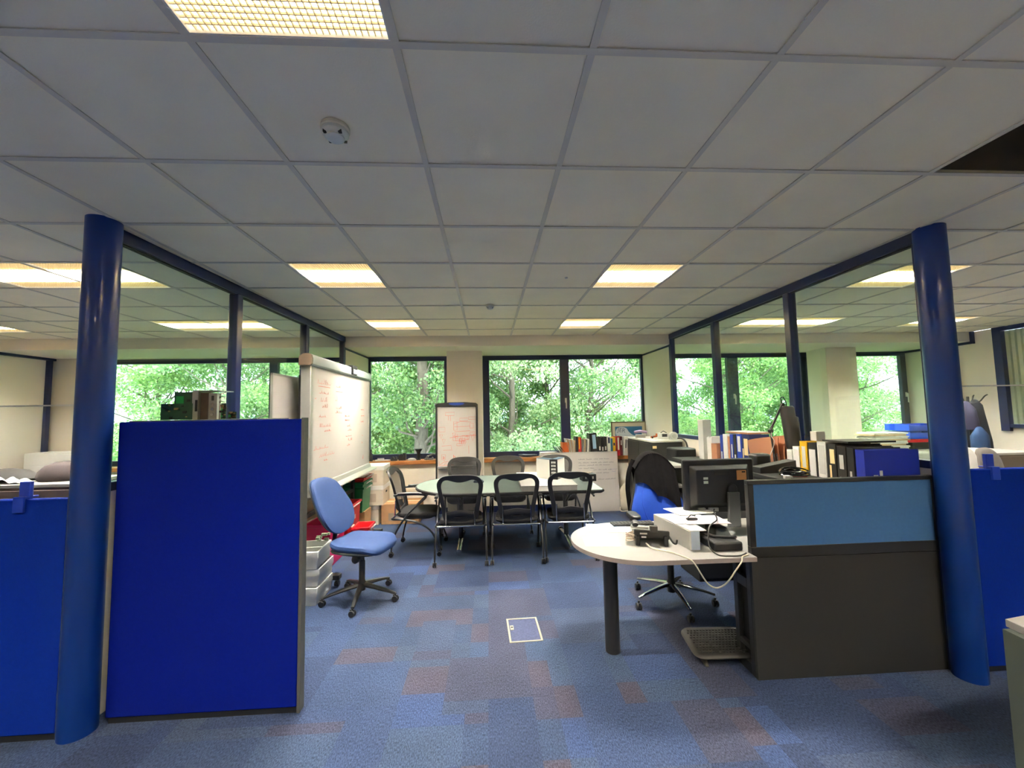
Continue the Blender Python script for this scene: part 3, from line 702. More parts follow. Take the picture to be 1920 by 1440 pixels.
def acrylic(x0, x1, y, z0, z1, bx, lab):
    t = empty('acrylic_shield', ((x0+x1)/2, y, z0), 0, lab, 'shield'); w = (x1-x0)/2
    MB().box(-w, w, -.003, .003, 0, z1-z0).build('acrylic_pane', M_acr, t)
    MB().box(-w, w, -.0034, .0034, z1-z0-.006, z1-z0+.002).box(-w, -w+.005, -.0034, .0034, 0, z1-z0).box(w-.005, w, -.0034, .0034, 0, z1-z0).build('polished_edge', M_edge, t)
    for b in bx:
        MB().box(b-(x0+x1)/2-.026, b-(x0+x1)/2+.026, -.010, .010, -.01, .085).box(b-(x0+x1)/2-.026, b-(x0+x1)/2+.026, -.037, -.026, -.07, .01).box(b-(x0+x1)/2-.026, b-(x0+x1)/2+.026, -.037, .037, .001, .008).build('bracket', mat('bracket_blue', (14, 52, 170), .4), t, bevel=.002)
acrylic(-3.45, -2.20, 2.315, 1.20, 1.685, [-2.435], 'clear acrylic shield on top of the left blue screen with a blue bracket')
acrylic(2.90, 4.3, 2.40, 1.20, 1.715, [3.12], 'clear acrylic shield on top of the right blue screen with a blue bracket')

# ------------------------------------------------------------------ dark grey desk end with slate blue screen
def desk_end():
    t = empty('desk_end_panel', (2.17, 2.42, 0), 0, 'dark grey desk end panel with a slate blue fabric screen set in its upper half', 'desk panel')
    w = .61
    MB().box(-w, w, 0, .022, 0, .70).build('modesty_panel', M_dgrey, t, bevel=.002)
    f = MB(); f.box(-w, w, -.006, .03, .703, .765); f.box(-w, w, -.006, .03, 1.135, 1.16); f.box(-w, -w+.035, -.006, .03, .765, 1.135); f.box(w-.035, w, -.006, .03, .765, 1.135)
    f.build('screen_frame', M_black2 and mat('anthracite', (34, 34, 35), .45), t, bevel=.003)
    MB().box(-w+.035, w-.035, .0, .02, .765, 1.135).build('fabric_insert', M_pslate, t)
    s = MB()   # slotted side frame
    x = -w
    s.box(x, x+.03, .022, .06, 0, .69); s.box(x, x+.03, .16, .20, 0, .69)
    for z0, z1 in ((.0, .06), (.14, .17), (.50, .56), (.66, .69)): s.box(x, x+.03, .06, .16, z0, z1)
    s.build('side_frame', mat('anthracite', (34, 34, 35), .45), t, bevel=.003)
    MB().box(x+.035, x+.05, .03, .19, .02, .66).build('inner_panel', M_black2, t)
desk_end()
def curved_desk():
    t = empty('curved_desk', (0, 0, 0), 0, 'white desk with a rounded left end on one dark round leg', 'desk')
    pts = [(1.56, 2.365), (1.56, 3.20)]+[(.97+.42*math.cos(a), 2.785+.418*math.sin(a)) for a in [R(90+180*k/30) for k in range(31)]]
    pts = [(x, y) for x, y in pts]
    m = MB(); m.prism(pts, .7245, .726); m.build('worktop', M_white, t)
    MB().prism(pts, .70, .7244).build('edge_band', mat('pinkish_edge', (158, 144, 138), .5), t)
    MB().box(1.56, 2.72, 2.46, 3.20, .70, .725).build('worktop', M_white, t, bevel=.002)
    MB().lathe([(.048, 0), (.048, .70)], 28, (.805, 2.79, 0)).build('leg', mat('anthracite', (34, 34, 35), .45), t, smooth=True)
    MB().box(2.66, 2.70, 2.5, 3.15, 0, .70).build('end_panel', M_dgrey, t)
curved_desk()
def near_desk():
    t = empty('near_desk', (0, 0, 0), 0, 'white desk corner with a dark grey side panel at the right edge of the photo', 'desk')
    MB().prism([(2.085, 1.60), (2.9, 1.74), (2.9, .2), (1.87, .2)], .695, .725).build('worktop', M_white, t, bevel=.002)
    MB().prism([(2.05, 1.585), (2.09, 1.585), (1.90, .25), (1.86, .25)], 0, .695).build('side_panel', mat('green_grey_panel', (62, 70, 66), .6), t)
    MB().box(2.8, 2.83, .3, 1.66, 0, .695).build('side_panel', MATS['green_grey_panel'], t)
near_desk()

# ------------------------------------------------------------------ cupboards
def cupboard(name, x0, x1, y0, y1, h, mt, top, lab, door='x', tt=.025, cat='cupboard'):
    t = empty(name, ((x0+x1)/2, (y0+y1)/2, 0), 0, lab, cat); w, d = (x1-x0)/2, (y1-y0)/2
    MB().box(-w, w, -d, d, .0, h-tt).build('body', mt, t, bevel=.003)
    MB().box(-w-.006, w+.006, -d-.006, d+.006, h-tt, h).build('top', top, t, bevel=.003)
    m = MB()
    if door == 'x':
        for k in (0, 1): m = MB().box(-w-.012, -w-.001, -d+.01+k*d, -.004+k*d, .06, h-tt-.02); m.build('door', mt, t, bevel=.002)
    else:
        for k in (0, 1): m = MB().box(-w+.01+k*w, -.004+k*w, -d-.012, -d-.001, .06, h-tt-.02); m.build('door', mt, t, bevel=.002)
    return t
k = cupboard('side_cupboard', 2.235, 2.655, 5.50, 6.48, 1.175, M_dgrey, mat('pale_top', (205, 202, 194), .5), 'dark grey cupboard with a pale top against the right glass partition')
MB().box(-.242+.03, -.242+.085, -.503, -.497, 1.07, 1.105).build('label_tag', mat('cream_label', (232, 205, 150), .7), k)
cupboard('low_cupboard', 2.30, 2.70, 3.42, 5.05, 1.0, M_black2, M_dgrey, 'low black cupboard along the right partition under the row of papers and binders')
cupboard('desktop_cupboard', 2.06, 2.735, 2.47, 3.38, 1.095, M_black2, M_dgrey, 'dark shelf unit behind the slate blue screen carrying the lever arch files')
cupboard('tall_cupboard', -2.03, -1.34, 2.44, 2.80, 1.592, M_dgrey, M_dgrey, 'tall grey cupboard hidden behind the dark blue screen', door='y')
cupboard('low_cupboard', -5.2, -3.2, 3.35, 3.80, 1.12, mat('brown_front', (72, 58, 56), .7), M_white, 'low brown cupboard with a white top in the left bay behind the acrylic shield', door='y')
cupboard('low_cupboard', 3.9, 6.4, 4.4, 5.0, 1.03, mat('dark_walnut', (70, 58, 46), .6), M_white, 'long dark walnut cupboard with a white top in the right bay', door='y')
# ------------------------------------------------------------------ handwriting
M_redink = mat('red_marker', (214, 120, 104), .7); M_redink2 = mat('strong_red_marker', (206, 96, 72), .7); M_blkink = mat('dark_marker', (96, 96, 104), .7); M_bluink = mat('blue_marker', (96, 116, 176), .7)
def stroke(m, P, org, U, V, r=.002):
    """polyline P (in metres on the board) as a thin flat ink line"""
    U, V = Vector(U), Vector(V); n = U.cross(V).normalized(); q = [Vector(org)+U*a+V*b for a, b in P]
    m.tube(q, r, 4, flat=.25, up=n)
def word(m, x, y, w, h, org, U, V, seed, r=.0018):
    g = random.Random(seed); n = max(6, int(w/h*5)); P = []
    for k in range(n+1):
        P.append((x+w*k/n+g.uniform(-.2, .2)*w/n, y+h*(g.random()**1.6 if k % 2 else -g.random()*.15)))
        if g.random() < .13 and len(P) > 2: stroke(m, P, org, U, V, r); P = []
    if len(P) > 1: stroke(m, P, org, U, V, r)
def rect(m, x, y, w, h, org, U, V, r=.002): stroke(m, [(x, y), (x+w, y), (x+w, y+h), (x, y+h), (x, y)], org, U, V, r)
M_board = mat('whiteboard_face', (192, 186, 180), .5, var=.02, scale=2, spec=.3)
M_alu = mat('aluminium', (186, 184, 178), .35, .6)
# ------------------------------------------------------------------ big whiteboard on a wheeled stand (faces +X)
def big_board():
    t = empty('interactive_whiteboard', (-1.70, 4.91, 0), 0, 'very large whiteboard with silver frame and faint red notes on a black wheeled stand', 'whiteboard')
    a = .985
    MB().box(-.045, .0, -a+.10, a-.02, .93, 2.085).build('writing_surface', M_board, t)
    m = MB(); m.box(-.085, .012, -a+.04, -a+.10, .90, 2.09); m.box(-.06, .010, a-.022, a, .90, 2.09); m.box(-.08, -.046, -a+.1, a-.022, .92, 2.09); m.build('side_frame', M_alu, t, bevel=.006)
    m = MB(); pr = [(.016, 2.086), (.03, 2.10), (.034, 2.15), (.026, 2.185), (.0, 2.20), (-.05, 2.195), (-.085, 2.17), (-.088, 2.086)]
    m.prism([(-a+.05, 0), (0, 0)][:0] or [(x, z) for x, z in pr], -a+.035, a, 'y'); m.build('top_rail', mat('silver_rail', (196, 202, 206), .35, .3), t, bevel=.003)
    m = MB(); m.prism([(x*1.03, z) for x, z in pr], -a+.0, -a+.034, 'y'); m.build('end_cap', mat('taupe_cap', (112, 96, 84), .5), t, bevel=.003)
    m = MB(); m.prism([(.0, .93), (.02, .925), (.035, .88), (.11, .862), (.115, .85), (.02, .835), (-.05, .84), (-.05, .93)], -a+.05, a, 'y'); m.build('pen_tray', M_alu, t, bevel=.003)
    m = MB(); m.box(.03, .055, .13, .29, 2.10, 2.205); m.box(-.08, .055, .13, .29, 2.20, 2.215); c = m.build('sensor_clip', M_black, t, bevel=.006)
    MB().box(.0555, .057, .145, .275, 2.115, 2.165).build('label_plate', mat('pale_blue_label', (186, 196, 214), .4), c)
    for y in (-.87, .64):
        MB().box(-.125, -.087, y-.03, y+.03, .10, 2.0).build('leg', mat('stand_black', (30, 30, 30), .5), t, bevel=.004)
        f = MB(); f.box(-.36, .28, y-.035, y+.035, .065, .11); f.build('foot', MATS['stand_black'], t, bevel=.006)
        for x in (-.33, .25): c = MB(); caster_mb(c, x, y, .066); c.build('caster', M_black, t, smooth=True)
    MB().box(-.122, -.09, -.84, .61, .60, .64).build('crossbar', MATS['stand_black'], t)
    m = MB(); org = (.0012, -a+.10, 0); U, V = (0, 1, 0), (0, 0, 1)
    k = 0
    for x, y, w, h in ((.12, 1.96, .34, .06), (.14, 1.93, .30, .003), (.62, 1.95, .14, .03), (.60, 1.90, .22, .003), (.16, 1.86, .24, .03), (.06, 1.80, .03, .05), (.2, 1.78, .17, .05), (.24, 1.72, .14, .04), (.6, 1.80, .05, .05), (.62, 1.71, .17, .05), (.6, 1.66, .2, .03), (.16, 1.62, .18, .03),
                       (.18, 1.52, .3, .04), (.3, 1.47, .18, .02), (.9, 1.62, .16, .02), (.9, 1.57, .16, .02), (.98, 1.50, .12, .03), (1.0, 1.45, .14, .03), (.94, 1.38, .2, .02), (1.02, 1.33, .14, .03), (.98, 1.27, .1, .03), (1.5, 1.70, .14, .02), (1.5, 1.62, .14, .01), (1.5, 1.54, .12, .02), (1.55, 1.36, .05, .05), (1.53, 1.26, .06, .04), (1.58, 1.05, .04, .08),
                       (.05, 1.30, .36, .04), (.18, 1.22, .40, .045), (.3, 1.17, .1, .02), (.08, 1.0, .04, .07)):
        word(m, x, y-.03, w, h, org, U, V, 100+k, .0022); k += 1
    m.build('handwriting', M_redink, t)
big_board()
def plain_board():
    t = empty('whiteboard', (-1.955, 4.50, 0), 0, 'plain mobile whiteboard standing behind the very large whiteboard', 'whiteboard')
    MB().box(-.01, .008, -.70, .70, .72, 1.98).build('writing_surface', M_board, t)
    MB().box(-.012, .012, -.72, -.70, .70, 2.0).box(-.012, .012, .70, .72, .70, 2.0).box(-.012, .012, -.72, .72, 1.98, 2.0).box(-.012, .012, -.72, .72, .70, .72).build('frame', M_alu, t, bevel=.002)
    for y in (-.60, .60):
        MB().box(-.045, -.014, y-.02, y+.02, .03, 1.95).build('leg', M_black, t, bevel=.003); MB().box(-.07, .10, y-.025, y+.025, 0, .03).build('foot', M_black, t, bevel=.004)
plain_board()
def flipchart():
    t = empty('flipchart_easel', (-.48, 6.14, 0), 0, 'flipchart easel whiteboard with red circuit sketches and a blue clip on top', 'flipchart')
    w = .315; U, V = (1, 0, 0), (0, 0, 1)
    MB().box(-w+.018, w-.018, -.008, .008, .83, 1.70).build('writing_surface', M_board, t)
    m = MB(); m.box(-w, -w+.03, -.016, .016, .80, 1.71).box(w-.03, w, -.016, .016, .80, 1.71); m.build('side_frame', M_black, t, bevel=.004)
    m = MB(); m.prism([(-w, 1.70), (w, 1.70), (w, 1.735), (w-.03, 1.755), (.12, 1.768), (-.12, 1.768), (-w+.03, 1.755), (-w, 1.735)], -.022, .018, 'y'); m.build('top_bar', M_black, t, bevel=.005)
    m = MB(); m.prism([(.115*math.cos(a), 1.748-.026*abs(math.sin(a)) if math.sin(a) < 0 else 1.748+.014*math.sin(a)) for a in [R(12*k) for k in range(30)]], -.027, -.02, 'y'); m.build('clip', mat('clip_blue', (32, 66, 160), .4), t)
    MB().box(-w+.03, w-.03, -.05, .01, .80, .83).build('pen_tray', M_alu, t, bevel=.003)
    MB().box(-w+.035, w-.035, .0, .012, .35, .79).build('lower_sheet', mat('pale_grey_sheet', (205, 202, 198), .6), t)
    for s in (-1, 1): MB().tube([(s*(w-.012), .0, .80), (s*(w-.008), -.01, .0)], .0125, 8).build('leg', M_black, t, smooth=True)
    MB().tube([(0, .02, .80), (0, .12, .0)], .0125, 8).build('leg', M_black, t, smooth=True)
    m = MB(); o = (-.285, -.0095, 0)
    rect(m, .12, 1.57, .13, .05, o, U, V); stroke(m, [(.19, 1.57), (.19, 1.49)], o, U, V); stroke(m, [(.16, 1.57), (.16, 1.50)], o, U, V)
    rect(m, .33, 1.49, .12, .04, o, U, V); rect(m, .46, 1.51, .10, .035, o, U, V)
    rect(m, .02, 1.33, .09, .07, o, U, V); rect(m, .24, 1.35, .05, .13, o, U, V); stroke(m, [(.25, 1.45), (.34, 1.48), (.50, 1.47)], o, U, V); stroke(m, [(.25, 1.40), (.48, 1.41)], o, U, V); stroke(m, [(.25, 1.33), (.48, 1.34)], o, U, V)
    rect(m, .48, 1.38, .05, .07, o, U, V); rect(m, .48, 1.28, .08, .04, o, U, V)
    for x, y in ((.05, 1.22), (.09, 1.15), (.24, 1.24), (.37, 1.12), (.40, 1.12), (.52, 1.19), (.55, 1.22), (.45, 1.2)): stroke(m, [(x-.02, y+.07), (x, y), (x+.025, y+.07), (x-.02, y+.07)], o, U, V)
    for k in range(10):
        g = random.Random(k+5); x, y = g.uniform(.2, .46), g.uniform(1.10, 1.24); rect(m, x, y, g.uniform(.03, .09), g.uniform(.03, .07), o, U, V)
    stroke(m, [(.18, 1.24), (.30, 1.26), (.57, 1.27)], o, U, V, .0024); stroke(m, [(.06, 1.12), (.20, 1.13), (.21, 1.05)], o, U, V); stroke(m, [(.08, 1.06), (.2, 1.06)], o, U, V); stroke(m, [(.46, 1.12), (.46, 1.0)], o, U, V)
    rect(m, .06, .92, .055, .075, o, U, V); stroke(m, [(.09, .92), (.10, .90)], o, U, V)
    stroke(m, [(.02, .87), (.08, .95), (.13, .97), (.18, .93), (.24, .96)][:0] or [(.02, .84), (.09, .885), (.14, .895), (.22, .85)], o, U, V); stroke(m, [(.10, .845), (.13, .90), (.13, .835)], o, U, V); stroke(m, [(.02, .94), (.03, .84), (.24, .845)][:0] or [(.02, .90), (.025, .836), (.24, .84)], o, U, V)
    m.build('sketch', M_redink2, t)
    text('lettering', 'a', .075, M_redink2, t, (-.197, -.0095, .955), (R(90), 0, 0)); text('lettering', 'b', .075, M_redink2, t, (-.04, -.0095, .96), (R(90), 0, 0))
flipchart()
def leaning_board():
    t = empty('leaning_whiteboard', (1.535, 6.515, 0), 0, 'bare whiteboard standing on the floor and leaning on the window sill, dark handwriting on it', 'whiteboard')
    t.rotation_euler = (R(-4.2), 0, 0)
    MB().box(-.52, .535, -.008, .006, .01, .93).build('writing_surface', M_board, t)
    MB().box(-.53, .545, -.010, .008, .93, .942).box(.535, .545, -.010, .008, 0, .93).box(-.53, -.52, -.010, .008, 0, .93).box(-.53, .545, -.010, .008, 0, .01).build('frame', M_alu, t)
    m = MB(); b = MB(); o = (-.52, -.0095, 0); U, V = (1, 0, 0), (0, 0, 1)
    for k, (x, y, w) in enumerate(((.42, .82, .5), (.42, .765, .55), (.42, .725, .5), (.42, .675, .24), (.66, .65, .3), (.70, .60, .16), (.72, .50, .2), (.95, .505, .06))):
        xx = x; g = random.Random(k)
        while xx < x+w: l = g.uniform(.04, .12); word(m, xx, y, l, .018, o, U, V, k*31+int(xx*100), .0021); xx += l+.02
    word(b, .95, .655, .09, .03, o, U, V, 9, .0016); word(b, .96, .62, .06, .02, o, U, V, 10, .0016)
    m.build('handwriting', M_blkink, t); b.build('blue_handwriting', M_bluink, t)
leaning_board()

# ------------------------------------------------------------------ plastic totes, archive boxes, trays
def tote(loc, rz, w, d, h, mt, lab, lip=None, label_tag=True, tilt=0, grp='stacking crates beside the big whiteboard'):
    """crate with tapered sides and handle lips; end face towards +X"""
    t = empty('plastic_crate', loc, rz, lab, 'crate', grp)
    k = .86; th = .006
    def ring(s, z, e=0): return [(-w/2*s-e, -d/2*s-e, z), (w/2*s+e, -d/2*s-e, z), (w/2*s+e, d/2*s+e, z), (-w/2*s-e, d/2*s+e, z)]
    m = MB(); m.loft([ring(k, .0), ring(.985, h-.03), ring(.985, h-.028, .018), ring(.985, h, .018), ring(.985, h, 0), ring(.985, h-.02, -th), ring(k, .01, -th)]); m.build('body', mt, t, bevel=.004)
    for s in (-1, 1):
        n = MB(); n.tube([(s*(w/2+.012), -d*.2, h-.035), (s*(w/2+.04), -d*.17, h-.012), (s*(w/2+.04), d*.17, h-.012), (s*(w/2+.012), d*.2, h-.035)], .008, 8); n.build('handle', lip or M_edge, t, smooth=True)
    if label_tag: MB().box(w/2*.95, w/2*.95+.004, -.02, .055, h*.62, h*.62+.05).build('label_tag', mat('pinkish_label', (225, 205, 205), .7), t)
    return t
M_red = mat('red_plastic', (206, 22, 34), .4); M_pink = mat('magenta_plastic', (206, 10, 92), .4); M_green = mat('green_plastic', (8, 112, 74), .4)
tote((-1.81, 4.69, 0), 0, .27, .46, .46, M_pink, 'magenta plastic crate half hidden behind the blue operator chair')
tote((-1.81, 5.23, 0), 0, .27, .46, .52, M_red, 'large bright red plastic crate in front of the green crates')
tote((-1.825, 5.80, .30), 0, .27, .38, .34, M_green, 'lower green plastic crate under the other green one', label_tag=False)
tote((-1.825, 5.80, .375), 0, .27, .38, .33, M_green, 'upper green plastic crate nested in the stack below the red lid', label_tag=False)
t = empty('storage_carton', (-1.85, 5.84, 0)); tag(t, 'plain carton hidden below the green crates', 'box'); MB().box(-.16, .16, -.15, .15, 0, .30).build('carton_body', M_card, t, bevel=.003)
t = empty('plastic_crate', (-1.85, 5.80, .706), 0, 'red crate with papers under a clear film on top of the green crates', 'crate', None)
MB().loft([[(-.15, -.18, 0), (.15, -.18, 0), (.15, .18, 0), (-.15, .18, 0)], [(-.16, -.21, .04), (.18, -.21, .04), (.18, .21, .04), (-.16, .21, .04)], [(-.16, -.21, .06), (.18, -.21, .06), (.18, .21, .06), (-.16, .21, .06)]]).build('body', M_red, t, bevel=.004)
MB().grid(lambda u, v: (-.15+.31*u, -.19+.38*v, .068+.006*math.sin(u*17)*math.sin(v*13)), 20, 16, .005).build('film', mat('cloudy_film', (220, 196, 196), .25), t, smooth=True)
MB().tube([(.185, -.13, .05), (.215, -.11, .07), (.215, .11, .07), (.185, .13, .05)], .008, 8).build('handle', M_edge, t, smooth=True)
tote((-1.545, 5.17, 0), R(2), .18, .26, .27, M_red, 'small red plastic crate on the carpet below the board tray', grp='stacking crates beside the big whiteboard')
m = MB(); m.grid(lambda u, v: (-1.86+.14*u, 4.60+.20*v, .47+.09*math.sin(3.1*u)*math.sin(3.1*v)+.018*math.sin(u*21+v*9)), 14, 14, .004)
tag(m.build('plastic_wrap', mat('pink_film', (236, 120, 196), .3), smooth=True), 'crumpled pink film sticking out of the magenta crate', 'film')
def archive(loc, rz, lab, w=.40, d=.40, h=.285):
    t = empty('archive_box', loc, rz, lab, 'archive box', 'white archive boxes stacked under the window')
    MB().box(-w/2, w/2, -d/2, d/2, 0, h-.05).build('body', mat('cream_card', (214, 200, 178), .8, var=.03, scale=8), t, bevel=.003)
    MB().box(-w/2-.008, w/2+.008, -d/2-.008, d/2+.008, h-.062, h).build('lid', mat('white_card', (228, 224, 216), .75), t, bevel=.003)
    MB().box(w/2-.001, w/2+.0015, -.04, .04, h*.55, h*.55+.028).build('hand_hole', M_black2, t)
    m = MB(); m.box(-.16, .10, -d/2-.0015, -d/2, .05, .17); f = m.build('print', mat('card_print', (190, 172, 150), .8), t)
    return t
archive((-1.83, 6.36, 0), 0, 'bottom archive box of the stack left of the cardboard box')
archive((-1.76, 6.33, .285), 0, 'middle archive box of the stack left of the cardboard box')
archive((-1.755, 6.32, .57), R(2), 'top archive box of the stack under the window left of the side chair')
t = empty('cardboard_box', (-1.31, 6.37, 0), 0, 'brown cardboard box on the carpet under the window, right of the archive boxes', 'box')
MB().box(-.285, .265, -.20, .20, 0, .29).build('carton_body', M_card, t, bevel=.003)
MB().box(-.27, .25, -.03, .03, .2895, .292).build('packing_tape', mat('tape_cream', (216, 186, 146), .4), t); MB().box(-.18, .02, -.2012, -.2002, .05, .16).build('print', mat('grey_print', (150, 134, 118), .8), t)
M_poly = mat('white_polystyrene', (224, 224, 220), .7, var=.02, scale=120, bump=.3, bscale=90)
for k, (dx, dy, z, lab) in enumerate(((0, 0, 0, 'bottom white plastic tray of the pile behind the blue office chair'), (.006, .01, .15, 'middle white plastic tray of the pile behind the blue office chair'), (-.004, -.006, .30, 'open top white plastic tray of the pile behind the blue office chair'))):
    t = empty('white_tray', (-1.60+dx, 3.81+dy, z), R(1.5*k), lab, 'tray', 'white plastic trays piled on the carpet'); w, d, h = .13, .175, .148
    def rg(x, y, z, e=0): return [(-x, -y, z), (x, -y, z), (x, y, z), (-x, y, z)]
    m = MB(); m.loft([rg(w*.9, d*.94, 0), rg(w*.93, d*.96, h*.45), rg(w, d, h*.6), rg(w, d, h), rg(w-.015, d-.015, h), rg(w*.8, d*.9, .03)]); m.build('body', M_poly, t, bevel=.004)
    MB().box(-w*.8, w*.8, -.012, .012, .03, h-.01).build('divider', M_poly, t, bevel=.003)
m = MB()
for k in range(7):
    g = random.Random(k); m.cbox(g.uniform(-.05, .05), g.uniform(-.04, .04), .012+.022*(k % 3), g.uniform(.02, .06), g.uniform(.015, .03), .022)
tag(m.build('cable_adapter', mat('mixed_plastic', (176, 186, 160), .5, var=.5, scale=60), loc=(-1.55, 3.93, .449), bevel=.003), 'handful of small green and white connectors on the white trays', 'connectors')

# ------------------------------------------------------------------ things on the meeting table
t = empty('flat_carton', (.665, 5.02, .73), R(-1), 'large flat white carton lying on the right half of the meeting table', 'box')
MB().box(-.31, .31, -.50, .50, 0, .055).build('carton_body', mat('white_card', (228, 224, 216), .75), t, bevel=.003); MB().box(-.315, .315, -.505, .505, .05, .062).build('lid', MATS['white_card'], t, bevel=.003)
def box_file(x, y, z, rz, lab):
    t = empty('box_file', (x, y, z), rz, lab, 'box file', 'black and white box files on the flat carton')
    MB().box(-.04, .04, -.12, .13, 0, .235).build('cover', mat('white_card', (228, 224, 216), .75), t, bevel=.003)
    MB().box(-.041, .041, -.126, -.119, 0, .238).build('spine', M_black, t, bevel=.002)
    MB().box(-.041, .041, -.12, .13, .235, .24).build('top_edge', mat('slate_edge', (40, 62, 84), .5), t)
    m = MB()
    for k in range(5): m.box(-.018, .018, -.1285, -.126, .03+.04*k, .052+.04*k)
    m.build('spine_label', M_paper, t)
    m = MB(); m.lathe([(.014, 0), (.014, .002)], 18, (0, -.1285, .018), 'y'); m.build('finger_hole', M_black2, t)
box_file(.685, 5.0, .792, R(32), 'left one of the two black and white box files on the flat carton')
box_file(.835, 4.99, .792, R(-30), 'right one of the two black and white box files on the flat carton')
t = empty('power_box', (1.235, 5.12, .73), R(3), 'small black metal box near the right end of the meeting table', 'box')
MB().box(-.085, .085, -.07, .09, 0, .085).build('case', M_black, t, bevel=.004); m = MB()
for k in range(4): m.box(-.055+.03*k, -.04+.03*k, -.0715, -.07, .03, .06)
m.build('vent_slots', M_alu, t)
def coil(name, loc, r0, n, rad, mt, lab, cat='cable', flat=.6, seed=1, th=.004, lift=0):
    g = random.Random(seed); P = []
    for k in range(n*18):
        a = k/18*2*math.pi; rr = r0*(.75+.25*math.sin(k*.21+seed)); P.append((rr*math.cos(a)*(1+.1*math.sin(k*.13)), rr*flat*math.sin(a), th+th*1.6*(k/18)*.5+.004*(1+math.sin(k*.7+seed))+lift*(1+math.sin(a))))
    m = MB(); m.tube(P, th, 6); return tag(m.build(name, mt, loc=loc, smooth=True), lab, cat)
coil('cable_coil', (1.21, 5.13, .815), .07, 3, .004, mat('beige_cable', (196, 176, 158), .5), 'loose beige cable coiled on the small black box', seed=3)
m = MB(); m.loft([[(x*s, y*s*.7, z) for x, y in rrect(.13, .12, .04)] for s, z in ((1, 0), (1, .012), (.75, .03), (.3, .038))])
tag(m.build('conference_pod', mat('pod_navy', (34, 44, 66), .4), loc=(-.14, 5.22, .73), smooth=True), 'small dark conference puck on the left half of the meeting table', 'device')

# ------------------------------------------------------------------ files and books (spine towards local -Y)
def lever_file(name, x, y, z, rz, w, d, h, mt, lab, grp, labels=((.5, .3, .6, .8),), hole=True, paper=True, lm=None, tilt=0, cat='file'):
    t = empty(name, (x, y, z), rz, lab, cat, grp); t.rotation_euler = (0, tilt, rz)
    m = MB(); m.box(-w/2, w/2, 0, .003, 0, h); m.box(-w/2, -w/2+.003, .003, d, 0, h); m.box(w/2-.003, w/2, .003, d, 0, h); cv = m.build('cover', mt, t, bevel=.001)
    if paper: MB().box(-w/2+.006, w/2-.006, .012, d-.008, .006, h-.012).build('paper_block', M_paper, t)
    for cx, z0, ww, z1 in labels:
        MB().box(-w/2+w*cx-w*ww/2, -w/2+w*cx+w*ww/2, -.0012, 0, h*z0, h*z1).build('spine_label', lm or M_paper, cv)
    return t
C = {n: mat('cover_'+n, c, .5) for n, c in dict(black=(28, 26, 26), blue=(20, 52, 150), navy=(26, 34, 84), teal=(52, 116, 156), red=(178, 28, 38), maroon=(96, 24, 30), white=(226, 224, 216), yellow=(236, 184, 30), grey=(120, 118, 116), orange=(206, 100, 44), tan=(196, 168, 132), brown=(176, 120, 88), ultram=(18, 38, 150)).items()}
G1 = 'files and books on the window sill'; Z0 = .863; YS = 6.615
def sill(name, px0, px1, h, mt, lab, labels=(), tilt=0, d=.20, **k):
    return lever_file(name, (px0+px1)/2, YS, Z0, 0, (px1-px0)-.004, d, h, C[mt], lab, G1, labels, tilt=tilt, **k)
t = empty('brochure_pile', (1.20, 6.70, Z0)); tag(t, 'dark brochures leaning at the left end of the sill books', 'brochures', G1)
for k in range(4):
    m = MB(); m.box(-.003, .003, -.09, .10, 0, .20); m.build('brochure', C[['navy', 'white', 'grey', 'black'][k]], t, loc=(.035*k-.02, 0, .004), rot=(0, R(-38), 0))
sill('card_folder', 1.19, 1.30, .235, 'orange', 'orange brown card folder near the left end of the sill books', paper=False, cat='folder')
t = empty('folded_drawings', (1.365, 6.70, Z0)); tag(t, 'fan of folded cream drawings standing on the sill beside the orange folder', 'papers', G1)
for k in range(6):
    m = MB(); m.box(-.005, .005, -.085, .10, 0, .30-.008*k); m.build('sheet', C['tan'] if k % 2 else M_paper, t, loc=(-.04+.014*k, 0, 0), rot=(0, R(-14+3*k), 0))
sill('lever_arch_file', 1.412, 1.452, .32, 'black', 'thin black file beside the yellow striped one on the sill')
sill('lever_arch_file', 1.452, 1.505, .31, 'red', 'red and yellow striped file on the sill', labels=((.3, .38, .35, .98),), lm=C['yellow'])
for k in range(5): sill('magazine', 1.512+.027*k, 1.535+.027*k, .27+.012*(k % 2), ['grey', 'tan', 'grey', 'white', 'grey'][k], ['grey magazine next to the red striped file on the sill', 'cream magazine, second in the leaning magazines', 'grey magazine in the middle of the leaning magazines', 'white magazine, fourth of the leaning magazines', 'grey magazine touching the black and blue file'][k], tilt=R(4), cat='magazine')
for k in range(2): t = empty('magazine_holder', (1.555+.085*k, 6.607, Z0)); tag(t, ['cream magazine holder low in front of the magazines, left one', 'cream magazine holder low in front of the magazines, right one'][k], 'holder', G1); MB().box(-.038, .038, -.002, .004, 0, .035).build('front_lip', C['tan'], t)
sill('lever_arch_file', 1.655, 1.775, .375, 'black', 'tallest black file with a blue and white spine label on the sill', labels=((.62, .32, .5, .93),), tilt=R(-3), lm=mat('blue_white_label', (150, 186, 216), .5))
for k in range(3): sill('lever_arch_file', 1.785+.048*k, 1.83+.048*k, .312, 'black', ['first of three slim black files with small white labels', 'middle of three slim black files with small white labels', 'third of three slim black files with small white labels'][k], labels=((.5, .30-.03*(k == 1), .55, .50-.03*(k == 1)),))
sill('ring_binder', 1.935, 1.99, .315, 'white', 'pale blue white binder right of the three slim black files', labels=((.5, .65, .6, .95),), lm=C['navy'])
sill('textbook', 1.99, 2.025, .28, 'teal', 'thin blue book between the pale binder and the yellow book', cat='book')
sill('textbook', 2.025, 2.07, .30, 'yellow', 'yellow book with a dark title band on the sill', labels=((.5, .55, .6, .7),), lm=C['navy'], cat='book')
